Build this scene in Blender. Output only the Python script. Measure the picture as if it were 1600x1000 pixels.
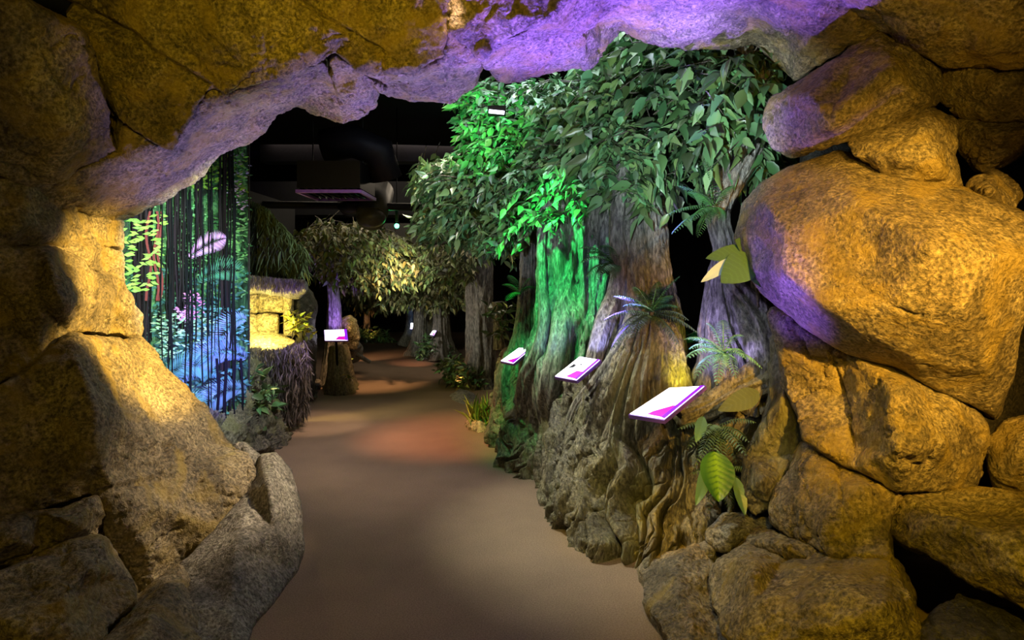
import bpy, bmesh, math, random
import numpy as np
from mathutils import Vector, Matrix
from mathutils.geometry import delaunay_2d_cdt

random.seed(7)
RNG = np.random.RandomState(11)
for o in list(bpy.data.objects):
    bpy.data.objects.remove(o)
scene = bpy.context.scene
COL = scene.collection

# ------------------------------------------------------------------ camera
F, HZ, EYE = 1000.0, 430.0, 1.6          # focal length in px, horizon row, eye height
cam_d = bpy.data.cameras.new('camera')
cam = bpy.data.objects.new('camera', cam_d)
COL.objects.link(cam)
cam.location = (0, 0, EYE)
cam.rotation_euler = (math.pi / 2, 0, 0)
cam_d.sensor_width = 36
cam_d.lens = 36 * F / 1600
cam_d.shift_y = -(500 - HZ) / 1600
cam_d.clip_start = 0.05
scene.camera = cam

# ------------------------------------------------------------------ world + view
w = bpy.data.worlds.new('world')
scene.world = w
w.use_nodes = True
w.node_tree.nodes['Background'].inputs[0].default_value = (0.5, 0.55, 0.7, 1)
w.node_tree.nodes['Background'].inputs[1].default_value = 0.004
scene.view_settings.view_transform = 'Standard'
scene.view_settings.look = 'None'
scene.view_settings.gamma = 1
scene.view_settings.use_curve_mapping = False
scene.view_settings.exposure = 0.0

def P(px, py, d):
    """the point seen at pixel (px, py), d metres in front of the camera plane"""
    return Vector(((px - 800) / F * d, d, EYE - (py - HZ) / F * d))

def fd(py):
    return EYE * F / (py - HZ)

def spot(name, loc, tgt, energy, col, angle=60, blend=0.5, size=0.04):
    l = bpy.data.lights.new(name, 'SPOT')
    l.energy = energy; l.color = col
    l.spot_size = math.radians(angle); l.spot_blend = blend
    l.shadow_soft_size = size
    o = bpy.data.objects.new(name, l)
    o.location = loc
    v = Vector(tgt) - Vector(loc)
    o.rotation_euler = v.to_track_quat('-Z', 'Y').to_euler()
    COL.objects.link(o)
    return o

def point(name, loc, energy, col, size=0.05):
    l = bpy.data.lights.new(name, 'POINT')
    l.energy = energy; l.color = col; l.shadow_soft_size = size
    o = bpy.data.objects.new(name, l); o.location = loc
    COL.objects.link(o)
    return o

def area(name, loc, tgt, energy, col, sx, sy):
    l = bpy.data.lights.new(name, 'AREA')
    l.energy = energy; l.color = col; l.shape = 'RECTANGLE'; l.size = sx; l.size_y = sy
    o = bpy.data.objects.new(name, l); o.location = loc
    v = Vector(tgt) - Vector(loc)
    o.rotation_euler = v.to_track_quat('-Z', 'Y').to_euler()
    COL.objects.link(o)
    return o

AMBER = (1.0, 0.54, 0.07)
ORANGE = (1.0, 0.42, 0.12)
YELLOW = (1.0, 0.80, 0.08)
PURPLE = (0.22, 0.10, 1.0)
GREEN = (0.04, 1.0, 0.20)
COOL = (0.75, 0.85, 1.0)
WARM = (1.0, 0.82, 0.60)
# the amber spots washing the rocks of the entrance
spot('amber_spot_right', (1.45, 0.2, 2.5), P(1445, 435, 2.7), 1250, AMBER, 40, 1.0)
spot('amber_spot_low', (0.4, 0.4, 2.5), P(1350, 910, 2.5), 230, (1.0, 0.64, 0.02), 46, 1.0)
spot('amber_spot_upper', (0.9, 0.4, 2.0), P(1385, 125, 3.0), 130, (1.0, 0.60, 0.05), 30, 0.9)
spot('amber_spot_left', (0.2, 3.9, 2.35), P(150, 520, 3.8), 1700, (1.0, 0.64, 0.14), 32, 0.6)
spot('amber_spot_left_low', (0.1, 3.9, 2.2), P(290, 770, 3.6), 340, (1.0, 0.76, 0.46), 36, 0.8)
spot('amber_spot_left_front', (-0.6, 0.3, 2.4), P(150, 800, 3.0), 40, (1.0, 0.68, 0.02), 80, 0.9)
spot('amber_spot_vault', (-0.6, 0.7, 2.45), P(440, 60, 3.1), 125, (1.0, 0.66, 0.02), 60, 1.0)
spot('amber_spot_vault_mid', (-0.1, 0.8, 2.45), P(670, 0, 3.1), 75, (1.0, 0.62, 0.02), 50, 1.0)
area('tunnel_fill', (0.0, -1.2, 1.8), (0.0, 3, 1.6), 3, (1.0, 0.75, 0.42), 2.0, 1.4)
# violet uplights under the arch
spot('violet_uplight_arch', (0.45, 3.95, 0.95), (0.62, 3.3, 2.75), 1500, PURPLE, 64, 0.7)
spot('violet_uplight_mid', (-0.2, 4.4, 1.0), P(640, 130, 3.8), 360, (0.34, 0.24, 1.0), 50, 0.8)
spot('violet_uplight_left', (-1.0, 4.6, 0.9), P(340, 235, 4.0), 230, (0.42, 0.32, 1.0), 46, 0.8)
spot('violet_uplight_boulder', (0.35, 2.6, 0.2), P(1215, 470, 3.1), 480, PURPLE, 22, 0.8)
spot('violet_uplight_arch_right', (0.88, 3.75, 1.45), (0.88, 3.35, 2.9), 420, PURPLE, 52, 0.9)
# green floodlight in the big tree
spot('green_flood', (-0.1, 4.2, 2.65), (0.42, 5.25, 1.45), 330, GREEN, 58, 0.8)
spot('green_flood_leaves', (-0.6, 3.9, 2.1), P(745, 190, 5.2), 420, (0.06, 1.0, 0.20), 40, 1.0)
# general light
area('ceiling_wash', (0.2, 4.6, 3.4), (0.8, 4.9, 0), 60, COOL, 2.0, 1.5)
area('tunnel_wash', (-1.2, 9.5, 3.3), (-1.3, 9.5, 0), 110, WARM, 2.5, 4.0)
spot('cool_spot_canopy', (0.4, 2.6, 1.9), P(1060, 190, 4.2), 210, (0.8, 0.97, 1.0), 66, 0.9)
spot('cool_spot_canopy_left', (-0.7, 3.2, 1.7), P(770, 290, 5.4), 170, COOL, 50, 0.9)
spot('cool_spot_wall', (-0.75, 4.3, 2.75), P(930, 700, 4.1), 300, (0.97, 0.97, 0.74), 56, 0.9)
spot('cool_spot_wall_front', (-0.1, 2.2, 2.5), P(960, 760, 3.8), 60, (0.97, 0.95, 0.70), 50, 0.9)
# path
spot('path_wash', (-0.8, 5.6, 3.2), (-0.9, 6.0, 0), 260, (1.0, 0.80, 0.72), 75, 1.0, 0.25)
spot('path_near', (-0.3, 3.2, 3.0), (-0.3, 3.6, 0), 20, (1.0, 0.62, 0.36), 80, 1.0)
spot('path_pool_right', (-1.7, 5.4, 2.9), (-0.62, 6.4, 0), 520, (1.0, 0.40, 0.20), 40, 1.0)
spot('path_pool_left', (-1.2, 7.9, 2.5), (-2.2, 9.6, 0), 500, (1.0, 0.55, 0.25), 40, 1.0)
spot('path_pool_far', (-3.4, 11.2, 1.0), (-2.7, 12.5, 0), 120, (1.0, 0.55, 0.28), 40, 1.0)
spot('path_pool_far_right', (-1.3, 10.6, 1.1), (-1.8, 11.6, 0), 80, (1.0, 0.45, 0.25), 34, 1.0)
spot('path_pool_bank', (-1.3, 5.9, 2.6), (-2.1, 6.9, 0), 190, (1.0, 0.66, 0.42), 26, 0.6)
# picture wall
spot('picture_white', (-1.0, 3.9, 2.4), P(290, 440, 4.9), 420, (0.85, 1.0, 0.92), 60, 0.8)
spot('picture_blue', (-1.5, 5.0, 0.4), P(345, 560, 5.4), 130, (0.18, 0.10, 1.0), 60, 0.9)

spot('fern_spot', (0.3, 2.2, 1.7), P(1120, 555, 3.5), 42, (0.85, 0.95, 1.0), 24, 0.9)
spot('leaf_spot', (0.5, 1.9, 1.3), P(1130, 715, 3.3), 16, (0.85, 1.0, 0.8), 30, 0.9)
spot('broad_leaf_spot', (0.5, 2.4, 1.8), P(1140, 410, 3.4), 18, (0.8, 1.0, 0.95), 26, 0.9)

# ------------------------------------------------------------------ numpy noise
_perm = np.random.RandomState(5).permutation(256)
_perm = np.concatenate([_perm, _perm, _perm])
_grad = np.random.RandomState(6).normal(size=(256, 3))
_grad /= np.linalg.norm(_grad, axis=1)[:, None]

def gnoise(p):
    p = np.asarray(p, float)
    i = np.floor(p).astype(int); f = p - i
    u = f * f * f * (f * (f * 6 - 15) + 10)
    i &= 255
    r = 0
    for dx in (0, 1):
        wx = u[:, 0] if dx else 1 - u[:, 0]
        for dy in (0, 1):
            wy = u[:, 1] if dy else 1 - u[:, 1]
            for dz in (0, 1):
                wz = u[:, 2] if dz else 1 - u[:, 2]
                h = _perm[_perm[_perm[(i[:, 0] + dx) & 255] + ((i[:, 1] + dy) & 255)] + ((i[:, 2] + dz) & 255)]
                g = _grad[h]
                dd = f - np.array([dx, dy, dz])
                r = r + wx * wy * wz * (g * dd).sum(1)
    return r * 1.6

def fbm(p, oct=4, lac=2.0, gain=0.5):
    a, s, r = 1.0, 0.0, 0.0
    p = np.asarray(p, float)
    for k in range(oct):
        r = r + a * gnoise(p + 17.3 * k); s += a
        a *= gain; p = p * lac
    return r / s

def ridged(p, oct=3, lac=2.0, gain=0.5):
    a, s, r = 1.0, 0.0, 0.0
    p = np.asarray(p, float)
    for k in range(oct):
        r = r + a * (1 - np.abs(gnoise(p + 31.7 * k)) * 2); s += a
        a *= gain; p = p * lac
    return r / s

# ------------------------------------------------------------------ object helpers
GROUPS = {'lectern': 'lit information lecterns', 'vault_slab': 'slabs of the rock vault', 'arch_rim_rock': 'rocks of the arch rim',
          'stone_block': 'stone blocks of the niche', 'fern': 'ferns on the root wall', 'bank_stone': 'stones along the left bank', 'bush': 'bushes along the far banks'}
def tag(o, label=None, cat=None, group=None, kind=None):
    if not group: group = GROUPS.get(o.name.split('.')[0])
    if label: o['label'] = label
    if cat: o['category'] = cat
    if group: o['group'] = group
    if kind: o['kind'] = kind
    return o

def empty(name, loc, label=None, cat=None, group=None):
    o = bpy.data.objects.new(name, None)
    COL.objects.link(o); o.location = loc
    o.empty_display_size = 0.1
    return tag(o, label, cat, group)

def mk(name, verts, faces, mat, parent=None, smooth=True, cols=None):
    """a mesh object from world-space vertices; parent must be unrotated"""
    me = bpy.data.meshes.new(name)
    V = np.asarray(verts, float)
    org = np.array(parent.matrix_basis.translation) if parent else None
    if parent:
        q = parent
        org = np.array(q.location)
        while q.parent:
            q = q.parent; org = org + np.array(q.location)
        V = V - org
        loc = (0, 0, 0)
    else:
        c = (V.min(0) + V.max(0)) / 2; c[2] = V[:, 2].min()
        V = V - c; loc = c
    me.from_pydata(V.tolist(), [], faces if isinstance(faces, list) else faces.tolist())
    if smooth:
        me.polygons.foreach_set('use_smooth', [True] * len(me.polygons))
    if cols is not None:
        at = me.color_attributes.new('tint', 'FLOAT_COLOR', 'POINT')
        at.data.foreach_set('color', np.asarray(cols, float).ravel())
    me.update()
    o = bpy.data.objects.new(name, me)
    COL.objects.link(o)
    o.location = loc
    if parent: o.parent = parent
    if mat: me.materials.append(mat)
    return o

class MB:
    def __init__(s): s.v = []; s.f = []
    def add(s, v, f):
        n = len(s.v); s.v += [tuple(x) for x in v]; s.f += [tuple(i + n for i in q) for q in f]
    def box(s, c, sz, rot=None, taper=1.0):
        c = Vector(c); hx, hy, hz = sz[0] / 2, sz[1] / 2, sz[2] / 2
        vs = []
        for z in (-1, 1):
            k = taper if z > 0 else 1
            for x, y in ((-1, -1), (1, -1), (1, 1), (-1, 1)):
                q = Vector((x * hx * k, y * hy * k, z * hz))
                vs.append(c + (rot @ q if rot else q))
        s.add(vs, [(3, 2, 1, 0), (4, 5, 6, 7), (0, 1, 5, 4), (1, 2, 6, 5), (2, 3, 7, 6), (3, 0, 4, 7)])
    def tube(s, pts, r, n=10, caps=True):
        pts = [Vector(p) for p in pts]
        rs = r if isinstance(r, (list, tuple)) else [r] * len(pts)
        up = Vector((0, 0, 1)); vs = []
        for i, p in enumerate(pts):
            t = (pts[min(i + 1, len(pts) - 1)] - pts[max(i - 1, 0)]).normalized()
            a = t.cross(up)
            if a.length < 1e-3: a = t.cross(Vector((1, 0, 0)))
            a.normalize(); b = a.cross(t)
            for k in range(n):
                an = 2 * math.pi * k / n
                vs.append(p + (a * math.cos(an) + b * math.sin(an)) * rs[i])
        fs = []
        for i in range(len(pts) - 1):
            for k in range(n):
                fs.append((i * n + k, i * n + (k + 1) % n, (i + 1) * n + (k + 1) % n, (i + 1) * n + k))
        if caps:
            fs.append(tuple(range(n)))
            fs.append(tuple((len(pts) - 1) * n + k for k in reversed(range(n))))
        s.add(vs, fs)
    def poly(s, pts, th, nrm):
        nrm = Vector(nrm).normalized() * th
        n = len(pts)
        vs = [Vector(p) for p in pts] + [Vector(p) + nrm for p in pts]
        fs = [tuple(reversed(range(n))), tuple(range(n, 2 * n))]
        fs += [(i, (i + 1) % n, (i + 1) % n + n, i + n) for i in range(n)]
        s.add(vs, fs)
    def sphere(s, c, r, sc=(1, 1, 1), nu=20, nv=12, v0=0.0, v1=1.0):
        vs = []
        for j in range(nv + 1):
            a = math.pi * (v0 + (v1 - v0) * j / nv)
            for i in range(nu):
                b = 2 * math.pi * i / nu
                vs.append((c[0] + r * sc[0] * math.sin(a) * math.cos(b), c[1] + r * sc[1] * math.sin(a) * math.sin(b), c[2] + r * sc[2] * math.cos(a)))
        fs = [(j * nu + i, (j + 1) * nu + i, (j + 1) * nu + (i + 1) % nu, j * nu + (i + 1) % nu) for j in range(nv) for i in range(nu)]
        s.add(vs, fs)
    def build(s, name, mat, parent=None, smooth=False):
        o = mk(name, s.v, s.f, mat, parent, smooth)
        bm = bmesh.new(); bm.from_mesh(o.data)
        bmesh.ops.recalc_face_normals(bm, faces=bm.faces)
        bm.to_mesh(o.data); bm.free()
        return o

# ------------------------------------------------------------------ materials
def nodes(name):
    m = bpy.data.materials.new(name); m.use_nodes = True
    nt = m.node_tree; nt.nodes.clear()
    out = nt.nodes.new('ShaderNodeOutputMaterial')
    b = nt.nodes.new('ShaderNodeBsdfPrincipled')
    nt.links.new(b.outputs[0], out.inputs[0])
    return m, nt, b

def noise_n(nt, scale, detail=6, rough=0.6, vec=None, dist=0):
    n = nt.nodes.new('ShaderNodeTexNoise')
    n.inputs['Scale'].default_value = scale; n.inputs['Detail'].default_value = detail
    n.inputs['Roughness'].default_value = rough; n.inputs['Distortion'].default_value = dist
    if vec is not None: nt.links.new(vec, n.inputs['Vector'])
    return n

def ramp(nt, fac, stops):
    r = nt.nodes.new('ShaderNodeValToRGB')
    nt.links.new(fac, r.inputs[0])
    e = r.color_ramp.elements
    while len(e) < len(stops): e.new(0.5)
    for i, (p, c) in enumerate(stops):
        e[i].position = p; e[i].color = (c[0], c[1], c[2], 1) if not isinstance(c, float) else (c, c, c, 1)
    return r

def mixc(nt, a, b, fac, mode='MIX'):
    m = nt.nodes.new('ShaderNodeMix'); m.data_type = 'RGBA'; m.blend_type = mode
    for s, v in ((m.inputs['Factor'], fac), (m.inputs['A'], a), (m.inputs['B'], b)):
        if hasattr(v, 'is_output'): nt.links.new(v, s)
        elif isinstance(v, (int, float)): s.default_value = v
        else: s.default_value = (*v, 1)
    return m.outputs['Result']

def bump(nt, b, h, dist, strength=1.0, prev=None):
    n = nt.nodes.new('ShaderNodeBump')
    n.inputs['Distance'].default_value = dist; n.inputs['Strength'].default_value = strength
    nt.links.new(h, n.inputs['Height'])
    if prev: nt.links.new(prev, n.inputs['Normal'])
    nt.links.new(n.outputs[0], b.inputs['Normal'])
    return n.outputs[0]

def geo_pos(nt, scale=(1, 1, 1)):
    g = nt.nodes.new('ShaderNodeNewGeometry')
    mp = nt.nodes.new('ShaderNodeMapping'); mp.inputs['Scale'].default_value = scale
    nt.links.new(g.outputs['Position'], mp.inputs['Vector'])
    return mp.outputs[0]

def rock_mat(name, dark, mid, light, grain=1.0, rough=0.52, stretch=(1, 1, 1), stain=None, spec=0.6):
    m, nt, b = nodes(name)
    v = geo_pos(nt, stretch)
    n1 = noise_n(nt, 2.6, 8, 0.66, v, 0.5)
    n2 = noise_n(nt, 62 * grain, 4, 0.62, v)
    n3 = noise_n(nt, 16, 6, 0.7, v, 0.8)
    c = ramp(nt, n1.outputs['Fac'], [(0.32, dark), (0.5, mid), (0.68, light)])
    g = ramp(nt, n2.outputs['Fac'], [(0.36, 0.12), (0.50, 0.75), (0.64, 1.5)])
    col = mixc(nt, c.outputs[0], g.outputs[0], 0.8, 'MULTIPLY')
    g3 = ramp(nt, n3.outputs['Fac'], [(0.36, 0.35), (0.52, 1.0)])
    col = mixc(nt, col, g3.outputs[0], 0.7, 'MULTIPLY')
    if stain:
        n4 = noise_n(nt, 3.4, 5, 0.6, v, 1.0)
        f = ramp(nt, n4.outputs['Fac'], [(0.5, 0.0), (0.62, 1.0)])
        col = mixc(nt, col, mixc(nt, col, stain, 0.6), f.outputs[0])
    nt.links.new(col, b.inputs['Base Color'])
    rr = ramp(nt, n3.outputs['Fac'], [(0.3, rough - 0.14), (0.7, rough + 0.18)])
    nt.links.new(rr.outputs[0], b.inputs['Roughness'])
    b.inputs['Specular IOR Level'].default_value = spec
    p = bump(nt, b, n3.outputs['Fac'], 0.035, 0.8)
    bump(nt, b, n2.outputs['Fac'], 0.014, 1.0, p)
    return m

ROCK = rock_mat('warm_rock', (0.13, 0.10, 0.06), (0.30, 0.24, 0.15), (0.46, 0.38, 0.24), stain=(0.35, 0.25, 0.05))
ROCKG = rock_mat('grey_rock', (0.12, 0.11, 0.10), (0.27, 0.25, 0.22), (0.42, 0.40, 0.35))
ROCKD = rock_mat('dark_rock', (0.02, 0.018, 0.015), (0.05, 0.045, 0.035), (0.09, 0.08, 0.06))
STONE = rock_mat('yellow_stone', (0.30, 0.24, 0.12), (0.5, 0.42, 0.25), (0.66, 0.58, 0.38), grain=0.6)
ROOTW = rock_mat('root_bark', (0.05, 0.042, 0.03), (0.17, 0.15, 0.10), (0.32, 0.29, 0.2), stretch=(1, 1, 0.45), stain=(0.20, 0.19, 0.07), rough=0.55)
BARK = rock_mat('grey_bark', (0.09, 0.085, 0.075), (0.25, 0.24, 0.21), (0.44, 0.42, 0.38), stretch=(1, 1, 0.25), rough=0.6)
BARKD = rock_mat('dark_bark', (0.05, 0.04, 0.03), (0.13, 0.11, 0.08), (0.22, 0.19, 0.14), stretch=(1, 1, 0.3))

def leaf_mat(name, col, var=0.5, rough=0.38, trans=0.15):
    m, nt, b = nodes(name)
    at = nt.nodes.new('ShaderNodeAttribute'); at.attribute_name = 'tint'
    c = mixc(nt, col, at.outputs['Color'], 1.0, 'MULTIPLY')
    nt.links.new(c, b.inputs['Base Color'])
    b.inputs['Roughness'].default_value = rough
    b.inputs['Specular IOR Level'].default_value = 0.5
    b.inputs['Subsurface Weight'].default_value = 0
    return m
LEAF = leaf_mat('glossy_leaf', (0.10, 0.20, 0.08), rough=0.32)
LEAFO = leaf_mat('olive_leaf', (0.12, 0.14, 0.05), rough=0.5)
FERN = leaf_mat('fern_leaf', (0.05, 0.17, 0.05), rough=0.45)
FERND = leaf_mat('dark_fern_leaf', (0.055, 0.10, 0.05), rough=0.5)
YLEAF = leaf_mat('yellow_green_leaf', (0.30, 0.34, 0.05), rough=0.45)

def plain(name, col, rough=0.6, metal=0.0, emit=None, es=0.0, nsc=30):
    m, nt, b = nodes(name)
    n = noise_n(nt, nsc, 3, 0.5, geo_pos(nt))
    r = ramp(nt, n.outputs['Fac'], [(0.3, tuple(c * 0.75 for c in col)), (0.7, col)])
    nt.links.new(r.outputs[0], b.inputs['Base Color'])
    b.inputs['Roughness'].default_value = rough; b.inputs['Metallic'].default_value = metal
    if max(col) < 0.06: b.inputs['Specular IOR Level'].default_value = 0.15
    if emit:
        b.inputs['Emission Color'].default_value = (*emit, 1); b.inputs['Emission Strength'].default_value = es
    return m
BLACK = plain('black_metal', (0.004, 0.004, 0.005), 0.45)
BLACKW = plain('black_paint', (0.008, 0.008, 0.01), 0.85)
DUCT = plain('dark_duct', (0.015, 0.014, 0.02), 0.5, 0.3)
DUCTG = plain('grey_duct', (0.05, 0.05, 0.048), 0.45, 0.2)
VENTF = plain('vent_frame', (0.22, 0.09, 0.5), 0.4)  # violet light on the vent frame is put into this colour
LIT = plain('lit_panel', (0.9, 0.9, 0.9), 0.4, emit=(0.92, 0.86, 1.0), es=3.5)
MAG = plain('magenta_panel', (0.3, 0.0, 0.25), 0.4, emit=(0.8, 0.0, 0.55), es=1.0)
VIO = plain('violet_edge', (0.1, 0.0, 0.3), 0.4, emit=(0.26, 0.0, 1.0), es=1.3)
INK = plain('black_print', (0.02, 0.02, 0.03), 0.4)
GLOWG = plain('green_bulb', (0.2, 0.9, 0.5), 0.4, emit=(0.08, 1.0, 0.45), es=9.0)
GLOWW = plain('white_leaf_glow', (0.9, 0.9, 0.9), 0.4, emit=(0.8, 0.8, 1.0), es=6.0)  # glow of the overexposed leaf, not a bulb

def floor_mat():
    m, nt, b = nodes('brown_carpet')
    v = geo_pos(nt)
    n1 = noise_n(nt, 140, 3, 0.7, v); n2 = noise_n(nt, 1.3, 4, 0.6, v)
    c = ramp(nt, n1.outputs['Fac'], [(0.3, (0.15, 0.103, 0.068)), (0.7, (0.33, 0.24, 0.17))])
    g = ramp(nt, n2.outputs['Fac'], [(0.3, 0.8), (0.7, 1.05)])
    nt.links.new(mixc(nt, c.outputs[0], g.outputs[0], 1.0, 'MULTIPLY'), b.inputs['Base Color'])
    b.inputs['Roughness'].default_value = 0.95; b.inputs['Specular IOR Level'].default_value = 0.1
    bump(nt, b, n1.outputs['Fac'], 0.004, 0.7)
    return m
CARPET = floor_mat()

# ------------------------------------------------------------------ room shell
def struct(name, mb, mat):
    o = mb.build(name, mat); o['kind'] = 'structure'; return o
b = MB(); b.box((-1, 8.5, -0.05), (12, 19, 0.1)); struct('floor', b, CARPET)
b = MB(); b.box((-1, 10.6, 3.75), (12, 15, 0.1)); struct('ceiling', b, BLACKW)
b = MB(); b.box((-1, 18.05, 1.8), (12, 0.1, 4.0)); struct('wall_back', b, BLACKW)
b = MB(); b.box((-5.0, 10.9, 1.8), (0.1, 14.2, 4.0)); struct('wall_left', b, BLACKW)
b = MB(); b.box((4.2, 10.6, 1.8), (0.1, 15, 4.0)); struct('wall_right', b, BLACKW)

# ------------------------------------------------------------------ rocks
def eval_mesh(V, Fc, voxel, smooth_it):
    me = bpy.data.meshes.new('tmp'); me.from_pydata([tuple(v) for v in V], [], Fc)
    bm = bmesh.new(); bm.from_mesh(me)
    bmesh.ops.triangulate(bm, faces=bm.faces)
    bmesh.ops.recalc_face_normals(bm, faces=bm.faces)
    bm.to_mesh(me); bm.free()
    o = bpy.data.objects.new('tmp', me); COL.objects.link(o)
    r = o.modifiers.new('r', 'REMESH'); r.mode = 'VOXEL'; r.voxel_size = voxel
    s = o.modifiers.new('s', 'SMOOTH'); s.factor = 0.5; s.iterations = smooth_it
    dg = bpy.context.evaluated_depsgraph_get()
    me2 = bpy.data.meshes.new_from_object(o.evaluated_get(dg))
    bpy.data.objects.remove(o); bpy.data.meshes.remove(me)
    n = len(me2.vertices)
    co = np.empty(n * 3); me2.vertices.foreach_get('co', co)
    no = np.empty(n * 3); me2.vertices.foreach_get('normal', no)
    fs = [tuple(p.vertices) for p in me2.polygons]
    bpy.data.meshes.remove(me2)
    return co.reshape(-1, 3), no.reshape(-1, 3), fs

def seg_dist(q, a, b):
    ab = b - a; t = np.clip(((q - a) @ ab) / (ab @ ab + 1e-9), 0, 1)
    return np.linalg.norm(q - (a + t[:, None] * ab), axis=1)

def rock_disp(co, no, big=0.04, mid=0.026, fine=0.005, crack=0.02, freq=1.0, seed=0.0, grooves=()):
    p = co + seed * 3.7
    d = big * fbm(p * 1.6 * freq, 3)
    # planar chips: terraced noise gives broken facets
    t = fbm(p * 3.2 * freq + 9, 3) * 5
    fl = np.floor(t); fr = t - fl
    d += mid * (fl + np.clip((fr - 0.4) / 0.2, 0, 1)) * 0.35
    d += mid * 0.7 * fbm(p * 9 * freq, 4)
    c = np.abs(fbm(p * np.array([1.5, 1.5, 1.9]) * freq + 40, 4, gain=0.6))
    d -= crack * np.clip(1 - c / 0.018, 0, 1)
    d += fine * fbm(p * 45, 3)
    if grooves:
        px = 800 + co[:, 0] / co[:, 1] * F; py = HZ - (co[:, 2] - EYE) / co[:, 1] * F
        q = np.stack([px, py], 1)
        q = q + 5 * np.stack([fbm(co * 9, 3), fbm(co * 9 + 50, 3)], 1)
        for pts, wd, dep in grooves:
            m = np.full(len(co), 1e9)
            for a, b_ in zip(pts[:-1], pts[1:]):
                m = np.minimum(m, seg_dist(q, np.array(a, float), np.array(b_, float)))
            d -= dep * np.clip(1 - m / wd, 0, 1) ** 0.7
    return co + no * (d + 0.010)[:, None]

def patch_solid(outline, inner, thick, shrink=0.72, push=(0, 1, 0)):
    """closed solid: front = triangulated outline + inner ridge points, sides and a smaller back"""
    pts = list(outline) + list(inner)
    n = len(outline)
    v2 = [Vector((p[0], p[1])) for p in pts]
    res = delaunay_2d_cdt(v2, [(i, (i + 1) % n) for i in range(n)], [], 1, 1e-4)
    vs2, fs, ov = res[0], res[2], res[3]
    def dep(p): return p[2] if p[2] else fd(p[1])
    V = []
    for k, vv in enumerate(vs2):
        if ov[k]: V.append(P(pts[ov[k][0]][0], pts[ov[k][0]][1], dep(pts[ov[k][0]])))
        else:
            j = min(range(len(pts)), key=lambda i: (v2[i] - vv).length)
            V.append(P(vv.x, vv.y, dep(pts[j])))
    idx = {}
    for k in range(len(vs2)):
        for o_ in ov[k]: idx[o_] = k
    ring = [idx[i] for i in range(n)]
    c = sum((V[i] for i in ring), Vector()) / n
    eye = Vector((0, 0, EYE)); pz = Vector((0, 0, push[2] * 0.5 * thick)); px_ = Vector((push[0] * thick, 0, 0))
    Fc = [tuple(f) for f in fs]
    base = len(V)
    def back(q, t):                                  # deeper into the cave wall, away from the opening
        v = q - eye; return eye + v * (1 + t / v.length)
    for i in ring:                                   # middle ring
        V.append(back(c + (V[i] - c) * 0.985, thick * 0.4) + pz * 0.3 + px_ * 0.3)
    for i in ring:                                   # back ring
        V.append(back(c + (V[i] - c) * shrink, thick) + pz + px_)
    V.append(back(c, thick * 1.1) + pz + px_)
    for a in range(n):
        b_ = (a + 1) % n
        Fc.append((ring[a], ring[b_], base + b_, base + a))
        Fc.append((base + a, base + b_, base + n + b_, base + n + a))
        Fc.append((base + n + a, base + n + b_, len(V) - 1))
    return V, Fc

def steep(pts, k=0.35, d0=3.28):
    return [(x, y, d0 - (d0 - d) * k) for x, y, d in pts]

_seed = [0]
def rock(name, label, outline, inner=(), thick=0.6, mat=None, voxel=0.012, smooth_it=3, cat='rock', grooves=(),
         shrink=0.72, push=(0, 1, 0), group=None, parent=None, **kw):
    _seed[0] += 1
    V, Fc = patch_solid(outline, inner, thick, shrink, push)
    co, no, fs = eval_mesh(V, Fc, voxel, smooth_it)
    co = rock_disp(co, no, seed=_seed[0], grooves=grooves, **kw)
    o = mk(name, co, fs, mat or ROCK, parent)
    if not parent: tag(o, label, cat, group)
    return o

# ---- left side of the entrance
rock('rock_ledge', 'brown cave rock with a dark groove, beneath the left end of the vault',
     [(-60, 262, 2.9), (40, 292, 3.1), (90, 332, 3.4), (190, 345, 4.0), (188, 388, 4.0), (95, 380, 3.45), (70, 372, 3.2), (-60, 402, 2.9)],
     [(35, 345, 3.02), (85, 355, 3.25)], 0.7)
rock('rock_wedge', 'small wedge-shaped rock lit amber beside the jungle picture, above the gold boulder',
     [(78, 384, 3.3), (110, 376, 3.5), (160, 380, 3.85), (191, 392, 4.05), (189, 446, 4.05), (150, 428, 3.8), (95, 400, 3.4)],
     [(130, 396, 3.5)], 0.5)
rock('gold_boulder', 'rounded boulder with a bright gold face left of the jungle picture',
     [(-60, 398, 2.9), (70, 392, 3.1), (100, 400, 3.3), (150, 425, 3.65), (188, 445, 3.95), (212, 490, 4.1), (215, 526, 4.1), (160, 524, 3.7), (108, 518, 3.25), (60, 560, 3.05), (-60, 640, 2.8)],
     [(82, 430, 3.0), (95, 470, 2.98), (60, 470, 2.98), (150, 470, 3.5)], 0.8, grooves=[([(108, 440), (150, 470)], 4, 0.02)])
rock('large_boulder', 'huge cracked boulder with a gold upper face and grey lower face at the left',
     [(-60, 640, 2.75), (50, 570, 2.95), (110, 526, 3.15), (160, 530, 3.55), (216, 530, 4.0), (255, 580, 4.05), (290, 612, 4.05), (330, 655, 4.05), (352, 690, 4.0),
      (385, 715, 3.9), (394, 740, 3.8), (384, 770, 3.7), (335, 828, 3.5), (280, 885, 3.35), (240, 930, 3.2), (205, 905, 3.1), (170, 850, 3.0), (152, 772, 2.95), (40, 800, 2.75), (-60, 812, 2.6)],
     [(122, 560, 3.0), (150, 640, 2.93), (150, 705, 2.9), (60, 660, 2.88), (190, 780, 3.0), (250, 700, 3.4), (265, 800, 3.2), (300, 740, 3.5), (230, 860, 3.08)], 1.0, grooves=[([(155, 770), (250, 745), (262, 690)], 7, 0.03), ([(262, 690), (268, 800), (250, 880)], 4, 0.012)])
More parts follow.
